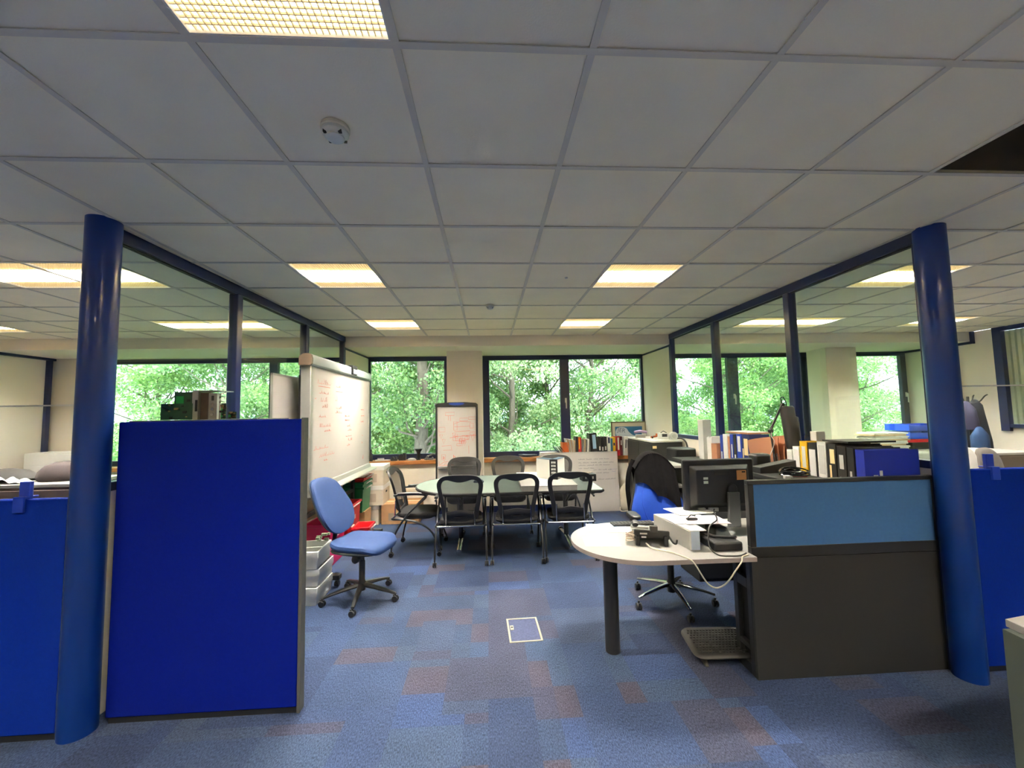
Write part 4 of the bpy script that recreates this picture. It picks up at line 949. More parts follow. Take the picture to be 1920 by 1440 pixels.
sill('ring_binder', 2.09, 2.145, .31, 'red', 'bright red binder with a long white spine label on the sill', labels=((.5, .3, .5, .95),))
sill('ring_binder', 2.145, 2.185, .31, 'maroon', 'dark maroon binder with a short white label on the sill', labels=((.5, .55, .4, .8),))
sill('ring_binder', 2.19, 2.27, .305, 'white', 'thick white binder with a green mark leaning on the sill', labels=((.5, .4, .25, .85),), lm=C['grey'], tilt=R(4))
sill('ring_binder', 2.272, 2.30, .30, 'tan', 'slim cream binder leaning right of the thick white binder', tilt=R(5))
sill('ring_binder', 2.30, 2.33, .29, 'black', 'slim black binder leaning near the side cupboard', tilt=R(6))
sill('ring_binder', 2.345, 2.40, .26, 'blue', 'blue binder at the right end of the sill row', labels=((.4, .4, .4, .9),), tilt=R(2))
def poster():
    t = empty('framed_poster', (2.38, 6.845, .865), 0, 'framed blue poster with a white bulb shape and grey capital letters behind the sill books', 'poster')
    t.rotation_euler = (R(-1.5), 0, 0)
    MB().box(-.30, .30, -.006, .006, 0, .535).build('mount', mat('mount_cream', (226, 216, 196), .7), t)
    MB().box(-.305, -.285, -.014, .008, 0, .54).box(.285, .305, -.014, .008, 0, .54).box(-.305, .305, -.014, .008, .525, .545).box(-.305, .305, -.014, .008, -.0, .015).build('frame', mat('olive_frame', (120, 118, 92), .4), t)
    MB().box(-.235, .235, -.0075, -.006, .12, .46).build('print', mat('poster_blue', (44, 110, 158), .5, var=.12, scale=4), t)
    pts = spline([(-.228, 0, .36), (-.20, 0, .43), (-.12, 0, .452), (-.04, 0, .43), (.0, 0, .37), (.06, 0, .32), (.12, 0, .29), (.02, 0, .255), (-.12, 0, .25), (-.20, 0, .28)], 50, True)
    m = MB(); m.prism([(p.x, p.z) for p in pts], -.0085, -.0075, 'y'); m.build('emblem', mat('emblem_white', (206, 214, 222), .5), t)
    text('lettering', 'JER', .10, mat('letter_grey', (96, 112, 132), .5), t, (-.125, -.0092, .395), (R(90), R(10), 0))
poster()
# paper pile and cable coil on the sill
t = empty('paper_pile', (.99, 6.73, Z0)); tag(t, 'untidy pile of white and pink papers on the sill above the leaning whiteboard', 'papers')
for k in range(8):
    g = random.Random(k); MB().box(-.15, .15, -.08, .08, 0, .009).build('sheet', M_paper if k % 3 else mat('pink_paper', (226, 178, 190), .8), t, loc=(g.uniform(-.02, .02), g.uniform(-.01, .01), .0095*k), rot=(0, 0, R(g.uniform(-8, 8))))
coil('cable_coil', (.64, 6.73, Z0), .15, 7, .005, mat('dark_cable', (46, 46, 50), .4), 'thick coil of dark grey cable on the window sill right of the pier', flat=.5, seed=2, th=.006)

# small parts on the left sill
def small(name, lab, cat, x, y, z, builder, mts, bevel=.002, rz=0, smooth=False):
    m = MB(); builder(m); o = m.build(name, mts, loc=(x, y, z), rot=(0, 0, rz), bevel=bevel, smooth=smooth); return tag(o, lab, cat)
M_dev = mat('white_device', (206, 204, 198), .4)
small('spray_bottle', 'black bottle at the left end of the left window sill', 'bottle', -1.90, 6.70, Z0, lambda m: m.lathe([(.03, 0), (.032, .02), (.032, .11), (.014, .135), (.014, .16), (.02, .165), (.018, .185)], 18), M_black, 0, smooth=True)
small('bracket_strip', 'long pale bracket lying flat on the left window sill', 'bracket', -1.70, 6.72, Z0, lambda m: (m.box(-.13, .10, -.03, .02, 0, .018), m.box(-.10, .0, .0, .03, .018, .04)), M_dev)
small('toy_gearbox', 'small dark gear unit on the left sill between bracket and camera', 'gear unit', -1.53, 6.70, Z0, lambda m: (m.box(-.05, .05, -.03, .03, 0, .03), m.lathe([(.022, -.03), (.022, .03)], 16, (-.02, 0, .04), 'y'), m.lathe([(.016, -.03), (.016, .03)], 16, (.03, 0, .045), 'y')), M_black)
small('webcam', 'black webcam block in the middle of the left window sill', 'camera', -1.40, 6.72, Z0, lambda m: (m.box(-.055, .055, -.04, .04, 0, .09), m.lathe([(.035, -.05), (.035, -.04), (.02, -.04)], 20, (-.01, 0, .07), 'y'), m.box(.01, .05, -.03, .03, .09, .115)), M_black)
small('desk_mouse', 'pale low device beside the black webcam on the left sill', 'device', -1.25, 6.70, Z0, lambda m: m.loft([rrz for rrz in [[(x*s, y*s, z) for x, y in rrect(.13, .08, .03)] for s, z in ((1, 0), (1, .012), (.8, .028), (.4, .034))]]), M_dev, 0, smooth=True)
small('horn_funnel', 'black cup with a flared rim standing on the left window sill', 'funnel', -1.145, 6.72, Z0, lambda m: m.lathe([(.035, 0), (.035, .015), (.028, .02), (.03, .12), (.05, .15), (.062, .172), (.062, .178), (.02, .16)], 24), M_black, 0, smooth=True)
small('robot_arm_kit', 'small jumble of black and silver robot parts beside the flipchart', 'robot parts', -.97, 6.72, Z0, lambda m: (m.box(-.08, .06, -.03, .03, 0, .02), m.tube([(-.06, 0, .02), (-.02, 0, .06), (.06, 0, .09)], .012), m.lathe([(.02, -.02), (.02, .02)], 14, (-.03, -.02, .05), 'y'), m.box(.03, .09, -.02, .02, .075, .10), m.lathe([(.014, -.02), (.014, .02)], 14, (.05, -.02, .03), 'y')), mat('robot_mix', (120, 120, 122), .3, .5, var=.6, scale=30))

# bag behind the leaning board
def bag():
    rings = []
    for s, z, dx in ((.55, 0, 0), (1.0, .04, 0), (1.05, .14, .0), (.95, .26, .015), (.62, .36, .03), (.25, .43, .045), (.05, .47, .05)):
        rings.append([(dx+.105*s*math.cos(a)*(1+.08*math.sin(3*a)), .07*s*math.sin(a)*(1+.1*math.cos(5*a)), z) for a in [2*math.pi*k/20 for k in range(20)]])
    t = empty('canvas_bag', (2.165, 6.57, 0), 0, 'beige canvas bag slumped on the carpet between leaning board and side cupboard', 'bag')
    MB().loft(rings).build('body', mat('beige_canvas', (206, 194, 172), .9, var=.05, scale=12, bump=.4, bscale=100), t, smooth=True)
    m = MB(); m.tube(spline([(-.09, -.07, .06), (-.10, -.12, .015), (-.04, -.14, .01), (.03, -.12, .02), (.08, -.13, .012), (.10, -.07, .05)], 24), .009, 6); m.build('strap', MATS['beige_canvas'], t, smooth=True)
bag()

# ------------------------------------------------------------------ on the side cupboard
ZT = 1.176
small('sheet_of_paper', 'loose sheets lying flat on the side cupboard', 'papers', 2.40, 5.75, ZT, lambda m: (m.box(-.12, .1, -.15, .15, 0, .003), m.box(-.02, .18, -.2, .05, .003, .006)), M_paper, 0)
small('hole_punch', 'lilac and silver hole punch at the back left of the side cupboard', 'hole punch', 2.315, 6.15, ZT, lambda m: (m.mat(0).box(-.07, .07, -.03, .03, 0, .05), m.mat(1).tube([(-.09, 0, .085), (0, 0, .10), (.10, 0, .085)], .022, 10)), [M_alu, mat('lilac', (176, 156, 196), .4)])
small('paper_cup', 'small white cup on the side cupboard by the window', 'cup', 2.45, 6.35, ZT, lambda m: m.lathe([(.025, 0), (.034, .09), (.03, .09), (.022, .01)], 20), M_dev, 0, smooth=True)
small('glue_gun', 'little orange and black tool lying on the side cupboard', 'tool', 2.47, 6.0, ZT, lambda m: (m.mat(0).tube([(-.05, 0, .015), (.05, .01, .03)], .014), m.mat(1).tube([(-.02, 0, .02), (-.05, -.06, .012)], .012), m.mat(0).box(.03, .07, -.02, .02, .03, .07)), [C['orange'], M_black])
small('label_printer', 'white label printer on the side cupboard', 'printer', 2.49, 5.72, ZT, lambda m: (m.mat(0).box(-.06, .05, -.06, .06, 0, .09), m.mat(1).box(-.045, .03, -.061, -.06, .04, .08), m.mat(1).tube([(-.04, 0, .09), (0, 0, .12), (.05, 0, .09)], .006)), [M_dev, M_black])
small('tape_reel', 'white tape reel motor at the right front of the side cupboard', 'reel', 2.57, 5.58, ZT, lambda m: (m.mat(0).lathe([(.05, -.03), (.055, -.028), (.055, .03), (.05, .032)], 26, (0, 0, .056), 'y'), m.mat(1).lathe([(.03, -.034), (.03, -.03)], 20, (0, 0, .056), 'y'), m.mat(0).box(-.05, .05, -.025, .03, 0, .02)), [M_dev, M_alu], .0)
small('sponge', 'yellow green cloth behind the white reel on the side cupboard', 'cloth', 2.60, 5.90, ZT, lambda m: m.loft([[(x*s, y*s, z) for x, y in rrect(.14, .10, .03)] for s, z in ((1, 0), (1, .04), (.8, .06), (.3, .065))]), mat('lime', (172, 176, 70), .8), 0, smooth=True)
m = MB(); m.tube(spline([(2.60, 5.52, 1.20), (2.655, 5.48, 1.195), (2.69, 5.44, 1.12), (2.685, 5.42, .95), (2.67, 5.44, .70), (2.68, 5.43, .35)], 30), .011, 8)
tag(m.build('power_cable', mat('black_white_cable', (60, 60, 60), .5), smooth=True), 'thick cable hanging down the right side of the side cupboard', 'cable')
# ------------------------------------------------------------------ along the partition: printer, papers, binders (spines towards -X)
t = empty('desk_printer', (2.50, 5.22, 0), 0, 'black printer on a low stand between side cupboard and paper row', 'printer')
MB().box(-.14, .14, -.13, .14, .93, 1.10).build('body', M_black, t, bevel=.02); MB().box(-.13, .13, -.12, .13, 0, .929).build('stand', M_black2, t)
G2 = 'folders and binders in the row along the right partition'; ZR = 1.001
def rowf(name, y0, y1, h, mt, lab, labels=(), tilt=0, d=.20, x=2.47, cat='file', **k):
    t = lever_file(name, x, (y0+y1)/2, ZR, R(-90), (y1-y0)-.004, d, h, C[mt], lab, G2, labels, cat=cat, **k); t.rotation_euler = (tilt, 0, R(-90)); return t
t = empty('paper_stack', (2.57, 4.44, ZR), 0, 'tall upright stack of white papers at the far end of the partition row', 'papers', G2)
for k in range(6): MB().box(-.10, .10, -.008, .008, 0, .29-.006*(k % 3)).build('sheet_bundle', M_paper, t, loc=(0, .0+.018*k-.02, 0))
t = empty('white_carton', (2.60, 4.80, ZR), 0, 'narrow tall white carton standing behind the paper row', 'box', G2); MB().box(-.05, .05, -.06, .06, 0, .47).build('carton_body', M_dev, t, bevel=.003)
rowf('card_folder', 4.27, 4.38, .22, 'brown', 'short brown card folder before the white papers', x=2.44, paper=False, cat='folder')
rowf('ring_binder', 4.205, 4.255, .32, 'blue', 'thin blue binder with white label beside the short brown folder', labels=((.5, .1, .5, .45),))
rowf('ring_binder', 4.12, 4.20, .33, 'white', 'broad white binder in the partition row')
rowf('card_folder', 4.08, 4.115, .31, 'brown', 'narrow reddish folder between white and blue binders', cat='folder')
rowf('ring_binder', 4.02, 4.075, .335, 'blue', 'blue binder with a narrow white label, left of the black one', labels=((.6, .3, .3, .7),))
rowf('ring_binder', 3.97, 4.015, .335, 'black', 'narrow black binder between two blue binders', labels=((.5, .05, .5, .4),))
rowf('ring_binder', 3.88, 3.965, .34, 'blue', 'blue binder with a large white label at the top', labels=((.5, .5, .55, .95),))
rowf('ring_binder', 3.755, 3.875, .345, 'navy', 'broad dark blue binder with a cream label beside the brown folders', labels=((.5, .42, .5, .88), (.1, .2, .15, .6)), lm=mat('cream_label', (232, 205, 150), .7))
t = empty('manila_folders', (2.60, 3.56, ZR), 0, 'big fan of worn brown folders behind the desk lamp', 'folders', G2)
for k in range(5):
    m = MB(); m.grid(lambda u, v: (-.14+.01*math.sin(v*5+k), -.19+.36*u, .345*v*(1-.12*u*u)), 8, 6, .006, (1, 0, 0)); m.build('folder', C['brown'], t, loc=(.03*k, 0, 0), rot=(0, R(-3+2*k), R(-4+3*k)), smooth=True)
t = empty('manila_folder', (2.60, 3.98, 1.348), 0, 'flat brown folder lying across the tops of the blue binders', 'folder', G2); MB().box(-.12, .12, -.19, .17, 0, .014).build('cover', C['brown'], t); MB().box(-.115, .115, -.18, .16, .0145, .018).build('sheet', M_paper, t)
G3 = 'lever arch files on the dark shelf unit'
def shelf(y0, y1, h, mt, lab, labels=(), **k):
    return lever_file('lever_arch_file', 2.37, (y0+y1)/2, 1.096, R(-90), (y1-y0)-.004, .33, h, C[mt], lab, G3, labels, **k)
shelf(3.085, 3.145, .17, 'white', 'farthest white file of the shelf unit row, behind the lamp', ((.5, .1, .7, .9),))
shelf(3.012, 3.08, .20, 'white', 'white file beside the yellow one on the shelf unit', ((.5, .1, .7, .9),))
shelf(2.930, 3.005, .245, 'yellow', 'bright yellow lever arch file with a white label', ((.5, .2, .5, .85),))
shelf(2.845, 2.925, .24, 'black', 'black file with a large white sheet on its spine, next to the yellow one', ((.5, .0, .75, .8),))
shelf(2.762, 2.84, .255, 'white', 'grey white file with a printed barcode, between two black files', ((.5, .1, .7, .9),), lm=mat('grey_label', (196, 194, 188), .7))
shelf(2.680, 2.758, .245, 'black', 'black file with a cream label high on the spine', ((.6, .45, .5, .85), (.35, .05, .2, .4)), lm=mat('cream_label', (232, 205, 150), .7))
shelf(2.602, 2.676, .235, 'black', 'black file with a white label, left of the plain black one', ((.5, .35, .45, .75), (.5, 0, .5, .12)))
shelf(2.545, 2.598, .23, 'black', 'plain black file touching the large blue file', ((.5, .05, .3, .33),))
t = lever_file('lever_arch_file', 2.375, 2.506, 1.096, R(-90), .062, .37, .222, C['ultram'], 'large ultramarine file nearest the camera, two small white stickers on its side', G3, ())
MB().box(.0315, .0325, .055, .085, .0, .065).build('sticker', M_paper, t); MB().box(.0315, .0325, .096, .116, .0, .092).build('sticker', M_paper, t)
small('thin_folder', 'thin black folder lying on top of the black files', 'folder', 2.56, 2.72, 1.352, lambda m: m.box(-.17, .17, -.12, .09, 0, .012), C['black'], 0)
small('white_cube_box', 'small white cube box on top of the white file by the lamp', 'box', 2.50, 2.98, 1.343, lambda m: m.box(-.035, .035, -.03, .03, 0, .07), M_dev)
small('compact_disc', 'white disc lying on the shelf unit in front of the files', 'disc', 2.29, 2.69, 1.096, lambda m: m.lathe([(.06, 0), (.06, .0015)], 40), M_paper, 0, smooth=True)
small('marker_pen', 'short red pen on the dark shelf unit', 'pen', 2.24, 2.86, 1.096, lambda m: m.tube([(-.05, .01, .006), (.05, -.01, .006)], .006, 8), C['red'], 0, smooth=True)
coil('cable_coil', (2.20, 2.86, 1.097), .11, 6, .005, mat('black_wire', (38, 38, 40), .2), 'coil of black cable on the shelf unit behind the slate blue screen', flat=.55, seed=5, th=.006, lift=.014)
small('plug_head', 'white connector at the left end of the black cable coil', 'connector', 2.10, 2.80, 1.097, lambda m: (m.box(-.02, .02, -.012, .012, 0, .022), m.box(.02, .04, -.006, .006, .004, .016)), M_dev)
small('desk_organiser', 'dark sloping document tray behind the black cable coil', 'tray', 2.27, 3.10, 1.096, lambda m: m.add([(-.19, -.05, 0), (.17, -.05, 0), (.17, .05, 0), (-.19, .05, 0), (-.19, -.05, .045), (.17, -.05, .105), (.17, .05, .105), (-.19, .05, .045)], [(0, 3, 2, 1), (4, 5, 6, 7), (0, 1, 5, 4), (1, 2, 6, 5), (2, 3, 7, 6), (3, 0, 4, 7)]), M_black, .004)
small('speaker_box', 'small black rounded speaker beside the base of the desk lamp', 'speaker', 2.22, 3.26, 1.096, lambda m: m.box(-.07, .07, -.05, .05, 0, .13), M_black, .02)
# ------------------------------------------------------------------ anglepoise lamp
def desk_lamp():
    t = empty('desk_lamp', (2.36, 3.27, 1.096), 0, 'black spring arm desk lamp with a long hanging shade, in front of the partition', 'lamp')
    MB().box(-.04, .04, -.04, .04, 0, .02).tube([(0, 0, .02), (0, 0, .05)], .014, 10).build('base', M_black, t, bevel=.003)
    m = MB(); m.tube([(-.012, -.01, .04), (-.017, -.01, .125)], .0055, 8); m.tube([(.014, -.01, .04), (.010, -.01, .125)], .0055, 8); m.build('spring', M_chrome, t, smooth=True)
    m = MB(); m.tube([(0, 0, .05), (-.022, 0, .31)], .0085, 8); m.build('lower_arm', M_black, t, smooth=True)
    m = MB(); m.tube([(-.022, .006, .30), (.098, .006, .525)], .006, 8); m.tube([(-.030, -.006, .325), (.085, -.006, .53)], .005, 8); m.lathe([(.016, -.014), (.016, .014)], 16, (-.022, 0, .31), 'y'); m.lathe([(.013, -.014), (.013, .014)], 16, (.094, 0, .527), 'y'); m.build('upper_arm', M_black, t, smooth=True)
    m = MB(); m.tube(spline([(.09, 0, .53), (.085, 0, .58), (.105, 0, .59), (.125, 0, .55), (.13, 0, .51)], 14), .004, 6); m.build('head_cable', M_black, t, smooth=True)
    rings = [[(cx+x*s, y*s*.8, z) for x, y in rrect(.112, .10, .035)] for cx, s, z in ((.128, .75, .515), (.130, .92, .505), (.137, .94, .43), (.150, 1.08, .42), (.158, 1.06, .32), (.168, 1.03, .22), (.174, .98, .175), (.176, .8, .155), (.177, .4, .145))]
    m = MB(); m.loft(rings); m.build('lamp_shade', mat('shade_grey', (52, 50, 50), .5), t, smooth=True)
    m = MB(); m.tube(spline([(-.02, -.01, .31), (-.03, -.015, .27), (-.01, -.02, .22), (-.05, -.02, .12), (-.10, -.025, .05), (-.12, -.03, .0)], 24), .0032, 6); m.build('power_cord', M_dev, t, smooth=True)
desk_lamp()
# ------------------------------------------------------------------ monitor (back towards the camera)
def monitor():
    t = empty('computer_monitor', (1.715, 3.0, .725), R(2), 'black flat monitor seen from behind on the curved desk, orange sticker on its back', 'monitor')
    o = lambda w, h, z: [(x, z+y) for x, y in rrect(w, h, .012, 3)]
    m = MB(); m.loft([[(x, .028, z) for x, z in o(.55, .39, .30)], [(x, .0, z) for x, z in o(.555, .395, .30)], [(x, -.008, z) for x, z in o(.54, .38, .30)]]); m.build('housing', M_black, t, bevel=.002)
    m = MB(); m.loft([[(x, -.008, z) for x, z in o(.47, .31, .30)], [(x, -.045, z) for x, z in o(.40, .25, .30)]]); rc = m.build('rear_cover', M_black, t, bevel=.004)
    MB().box(-.06, .06, -.047, -.045, .385, .41).build('carry_recess', M_black2, t, bevel=.002)
    MB().box(-.262, .262, .0285, .0295, .125, .475).build('display', M_black2, t)
    MB().box(.115, .190, -.0475, -.0452, .345, .415).build('sticker', mat('orange_sticker', (222, 158, 96), .6), rc); MB().box(.155, .182, -.0485, -.0475, .398, .408).build('sticker_print', M_black2, rc)
    MB().box(-.145, -.110, -.0470, -.0452, .355, .372).box(-.145, -.110, -.0470, -.0452, .325, .345).build('sticker', mat('white_green_sticker', (208, 220, 208), .6), rc)
    MB().box(-.18, -.13, -.030, -.008, .118, .145).box(-.10, -.03, -.030, -.008, .118, .145).build('port_panel', M_alu, t)
    m = MB(); m.loft([[(x+.07, y, z) for x, z in rrect(.07, .16, .034, 5, cy=.24)] for y in (-.046, -.06)]); m.build('stand_hinge', M_black, t, bevel=.004)
    m = MB(); m.loft([[(.07-.045+c, -.075+dy, z), (.07+.045+c, -.075+dy, z), (.07+.045+c, -.05+dy, z), (.07-.045+c, -.05+dy, z)] for c, dy, z in ((0, 0, .26), (-.02, -.03, .17), (-.07, -.10, .09), (-.11, -.16, .06))]); m.build('stand_neck', M_black2, t, bevel=.005)
    MB().box(-.035, .0, -.182, -.18, .115, .12).build('label_plate', M_dev, t) if False else None
monitor()
def dock():
    t = empty('monitor_dock', (1.47, 2.70, .725), R(0), 'thick black base box with a curved ridge at the foot of the monitor', 'dock')
    MB().box(-.10, .08, -.225, .20, 0, .055).build('body', M_black, t, bevel=.012)
    m = MB(); m.tube(spline([(-.09, .16, .06), (-.085, -.02, .064), (-.05, -.12, .066), (.02, -.15, .066), (.08, -.15, .064)], 20), .012, 8, flat=.6, up=(0, 0, 1)); m.build('ridge', M_black, t, smooth=True)
    m = MB(); m.loft([[(-.02, -.12, .05), (.08, -.12, .05), (.08, .05, .05), (-.02, .05, .05)], [(.0, -.06, .10), (.08, -.06, .10), (.08, .08, .10), (.0, .08, .10)]]); m.build('riser_block', M_black, t, bevel=.01)
dock()
t = empty('document_riser', (0, 0, .7255), 0, 'white bent sheet stand on the desk between phone and monitor', 'stand')
def q(x, y, z): return (x, y, z)
m = MB(); m.add([(1.185, 2.95, 0), (1.195, 2.95, 0), (1.245, 2.52, 0), (1.235, 2.52, 0), (1.185, 2.95, .115), (1.195, 2.95, .115), (1.245, 2.52, .115), (1.235, 2.52, .115)], [(0, 1, 2, 3), (4, 7, 6, 5), (0, 4, 5, 1), (1, 5, 6, 2), (2, 6, 7, 3), (3, 7, 4, 0)]); m.build('side_sheet', M_dev, t)
MB().box(1.245, 1.30, 2.52, 2.523, 0, .115).build('front_tab', mat('bluish_sheet', (190, 202, 218), .4), t)
m = MB(); m.add([(1.185, 2.95, .115), (1.245, 2.52, .115), (1.345, 2.52, .115), (1.345, 2.95, .115), (1.185, 2.95, .119), (1.245, 2.52, .119), (1.345, 2.52, .119), (1.345, 2.95, .119)], [(0, 1, 2, 3), (7, 6, 5, 4), (0, 4, 5, 1), (1, 5, 6, 2), (2, 6, 7, 3), (3, 7, 4, 0)]); m.build('top_sheet', M_dev, t)
for k, (x, y, rz, mt, lab) in enumerate(((1.36, 2.78, 3, 'white', 'lower loose printed sheets on the white stand'), (1.44, 2.74, -4, 'pinkish', 'pinkish printed sheets overlapping toward the monitor base'), (1.47, 2.98, 8, 'white', 'white sheet behind the monitor base under the screen'))):
    small('printed_sheets', lab, 'papers', x, y, .8455+.003*k, lambda m: m.box(-.15, .14, -.105, .105, 0, .0025), M_paper if mt == 'white' else mat('pink_print', (206, 190, 196), .8, var=.12, scale=18), 0, rz=R(rz))
small('bulldog_clip', 'black clip lying on the loose printed sheets', 'clip', 1.36, 2.73, .8545, lambda m: (m.box(-.035, .035, -.012, .012, 0, .012), m.tube([(-.03, 0, .012), (0, .01, .03), (.03, .012, .022)], .004)), M_black, .001)
small('computer_keyboard', 'black keyboard at the back edge of the curved desk', 'keyboard', 1.03, 3.13, .7255, lambda m: (m.box(-.10, .22, -.05, .05, 0, .014), [m.box(-.09+.028*i, -.066+.028*i, -.04+.027*j, -.017+.027*j, .014, .018) for i in range(11) for j in range(3)]), M_black, .001)
small('stapler', 'silver grey stapler on the desk behind the phone', 'stapler', 1.09, 2.98, .7255, lambda m: m.tube([(-.05, .04, .02), (.05, -.04, .025)], .014, 8, flat=.8), M_alu, 0, smooth=True)
# phone
def phone():
    t = empty('desk_phone', (1.06, 2.705, .7255), R(-14), 'black office desk phone seen from behind on the curved desk', 'phone')
    m = MB(); m.prism([(-.09, .02), (.10, .045), (.10, .065), (-.085, .105), (-.10, .10)], -.11, .11, 'x') if False else m.add([(-.11, -.06, .035), (.11, -.06, .035), (.11, .10, .015), (-.11, .10, .015), (-.11, -.075, .105), (.11, -.075, .095), (.11, .11, .045), (-.11, .11, .05)], [(0, 3, 2, 1), (4, 5, 6, 7), (0, 1, 5, 4), (1, 2, 6, 5), (2, 3, 7, 6), (3, 0, 4, 7)]); m.build('body', M_black, t, bevel=.008)
    for x in (-.09, .085): MB().box(x-.012, x+.012, -.085, -.05, 0, .06).build('foot', M_black, t, bevel=.003)
    MB().box(-.012, .036, -.082, -.05, .085, .125).build('handset_rest', M_black, t, bevel=.003)
    m = MB(); m.tube(spline([(-.095, -.02, .115), (-.095, .02, .125), (-.09, .08, .10), (-.085, .12, .075)], 10), .02, 8, flat=.7, up=(0, 0, 1)); m.build('handset', M_black, t, smooth=True)
    MB().box(-.075, -.03, -.0765, -.072, .07, .08).box(-.065, -.035, -.068, -.064, .045, .055).build('label_plate', M_dev, t)
    m = MB(); m.tube(spline([(.11, -.03, .05), (.13, -.06, .02), (.145, -.08, .02), (.15, -.085, .045)], 12), .006, 6); m.build('hook', M_black, t, smooth=True)
    P = [(-.13-.03*math.cos(k*.9)*1, -.02+.028*math.sin(k*.9)-.0008*k, .012+.0016*k+.006*math.sin(k*1.7)) for k in range(40)]
    m = MB(); m.tube(P, .0035, 6); m.build('handset_cord', mat('beige_cable', (196, 176, 158), .5), t, smooth=True)
phone()
m = MB(); m.tube(spline([(1.00, 2.63, .745), (1.02, 2.56, .730), (1.09, 2.50, .730), (1.13, 2.43, .730), (1.155, 2.36, .729), (1.175, 2.342, .705), (1.20, 2.335, .66), (1.24, 2.335, .60), (1.29, 2.335, .575), (1.35, 2.335, .60), (1.41, 2.335, .67), (1.45, 2.342, .712), (1.47, 2.365, .731), (1.51, 2.39, .730), (1.53, 2.40, .730)], 60), .0042, 7)
tag(m.build('network_cable', mat('ivory_cable', (204, 198, 172), .5), smooth=True), 'ivory cable from the phone drooping below the front desk edge', 'cable')
m = MB(); m.tube(spline([(1.00, 2.62, .735), (1.06, 2.53, .729), (1.10, 2.47, .728), (1.14, 2.415, .728), (1.16, 2.37, .728)], 24), .0022, 6)
tag(m.build('thin_wire', mat('thin_grey_wire', (170, 168, 160), .5), smooth=True), 'thin grey wire on the desk beside the ivory cable', 'cable')
m = MB(); m.tube(spline([(1.63, 2.93, .87), (1.60, 2.88, .86), (1.46, 2.60, .885), (1.37, 2.53, .86), (1.325, 2.46, .77), (1.35, 2.41, .732), (1.42, 2.385, .731), (1.48, 2.39, .731), (1.53, 2.42, .733)], 50), .0042, 7)
tag(m.build('monitor_cable', M_black, smooth=True), 'black cable hanging from the monitor to the front of the desk', 'cable')
small('colour_flyer', 'pale blue printed flyer on the rounded end of the desk', 'flyer', .865, 3.06, .7255, lambda m: m.box(-.15, .15, -.10, .10, 0, .0015), mat('flyer_blue', (176, 194, 220), .6, var=.25, scale=14), 0, rz=R(-12))
small('note_sheet', 'cream ruled note sheet on the rounded end of the desk', 'paper', .745, 2.765, .7255, lambda m: m.box(-.12, .11, -.11, .09, 0, .0012), mat('cream_note', (214, 206, 190), .8, var=.03, scale=40), 0, rz=R(-6))
# under the desk
def footrest():
    t = empty('footrest', (1.47, 2.67, 0), R(-3), 'black textured footrest tilted on the carpet under the desk', 'footrest')
    m = MB(); m.grid(lambda u, v: (-.21+.42*u, -.13+.26*v, .085+.10*v-.02), 2, 2, .02, (0, 0, 1)); 
    m = MB(); pad(m, rrect(.42, .27, .06), .028, lambda a, b: .085+.16*b, 'z'); m.build('platform', mat('footrest_black', (38, 36, 34), .6), t, smooth=True)
    m = MB()
    for i in range(17):
        for j in range(10): x, y = -.17+.021*i+(.01 if j % 2 else 0), -.10+.0215*j; m.cbox(x, y, .101+.16*y, .011, .011, .008)
    m.build('grip_studs', mat('footrest_black', (38, 36, 34), .6), t)
    for x in (-.13, .13): m = MB(); m.prism([(-.11, 0), (.11, 0), (.10, .082), (-.05, .058)], x-.012, x+.012, 'x'); m.build('leg', mat('footrest_olive', (66, 62, 52), .6), t, bevel=.004)
footrest()
t = empty('computer_tower', (2.10, 3.96, 0), 0, 'black computer tower on the carpet under the desk', 'computer'); MB().box(-.17, .18, -.18, .2, 0, .42).build('case', M_black2, t, bevel=.006); fp = MB().box(-.16, .17, -.186, -.181, .03, .40).build('front_panel', M_black, t, bevel=.003)
MB().box(-.02, .03, -.1885, -.187, .30, .31).build('power_button', M_alu, fp)
t = empty('side_table', (2.13, 4.9, 0), 0, 'small dark desk with a white edge behind the monitor, cables hanging from it', 'desk')
MB().box(-.10, .14, -.30, .30, .93, .955).build('worktop', M_white, t, bevel=.002); MB().box(-.08, -.055, -.28, -.25, 0, .93).build('leg', M_black, t); MB().box(-.08, -.055, .25, .28, 0, .93).build('leg', M_black, t); MB().box(-.06, .12, -.26, .26, 0, .62).build('drawer_unit', M_black2, t, bevel=.004); MB().box(-.10, .13, -.28, .28, .70, .72).build('shelf', M_white, t)
m = MB(); m.tube(spline([(2.03, 4.60, .90), (2.02, 4.58, .86), (2.03, 4.58, .78), (2.07, 4.58, .66), (2.08, 4.59, .55)], 20), .006, 6); tag(m.build('hanging_cable', M_dev, smooth=True), 'pale cable hanging from the small dark desk behind the monitor', 'cable')
# floor box
t = empty('floor_box', (.235, 3.11, 0), R(2), 'floor outlet box with a white frame set in the carpet', 'floor box')
w = .118; h = .165
MB().box(-w, w, -h, -h+.014, 0, .004).box(-w, w, h-.014, h, 0, .004).box(-w, -w+.014, -h, h, 0, .004).box(w-.014, w, -h, h, 0, .004).build('frame', mat('ivory_frame', (158, 153, 136), .5), t, bevel=.001)
MB().box(-w+.016, w-.016, -h+.016, h-.016, 0, .002).build('carpet_lid', mat('lid_carpet', (64, 72, 104), .95, var=.25, scale=60), t)
m = MB(); m.box(-w+.02, -w+.045, .0, .06, .002, .005); m.build('latch', mat('ivory_frame', (208, 202, 182), .5), t); MB().box(-w+.026, -w+.04, .025, .04, .005, .006).build('latch_slot', M_black2, t)
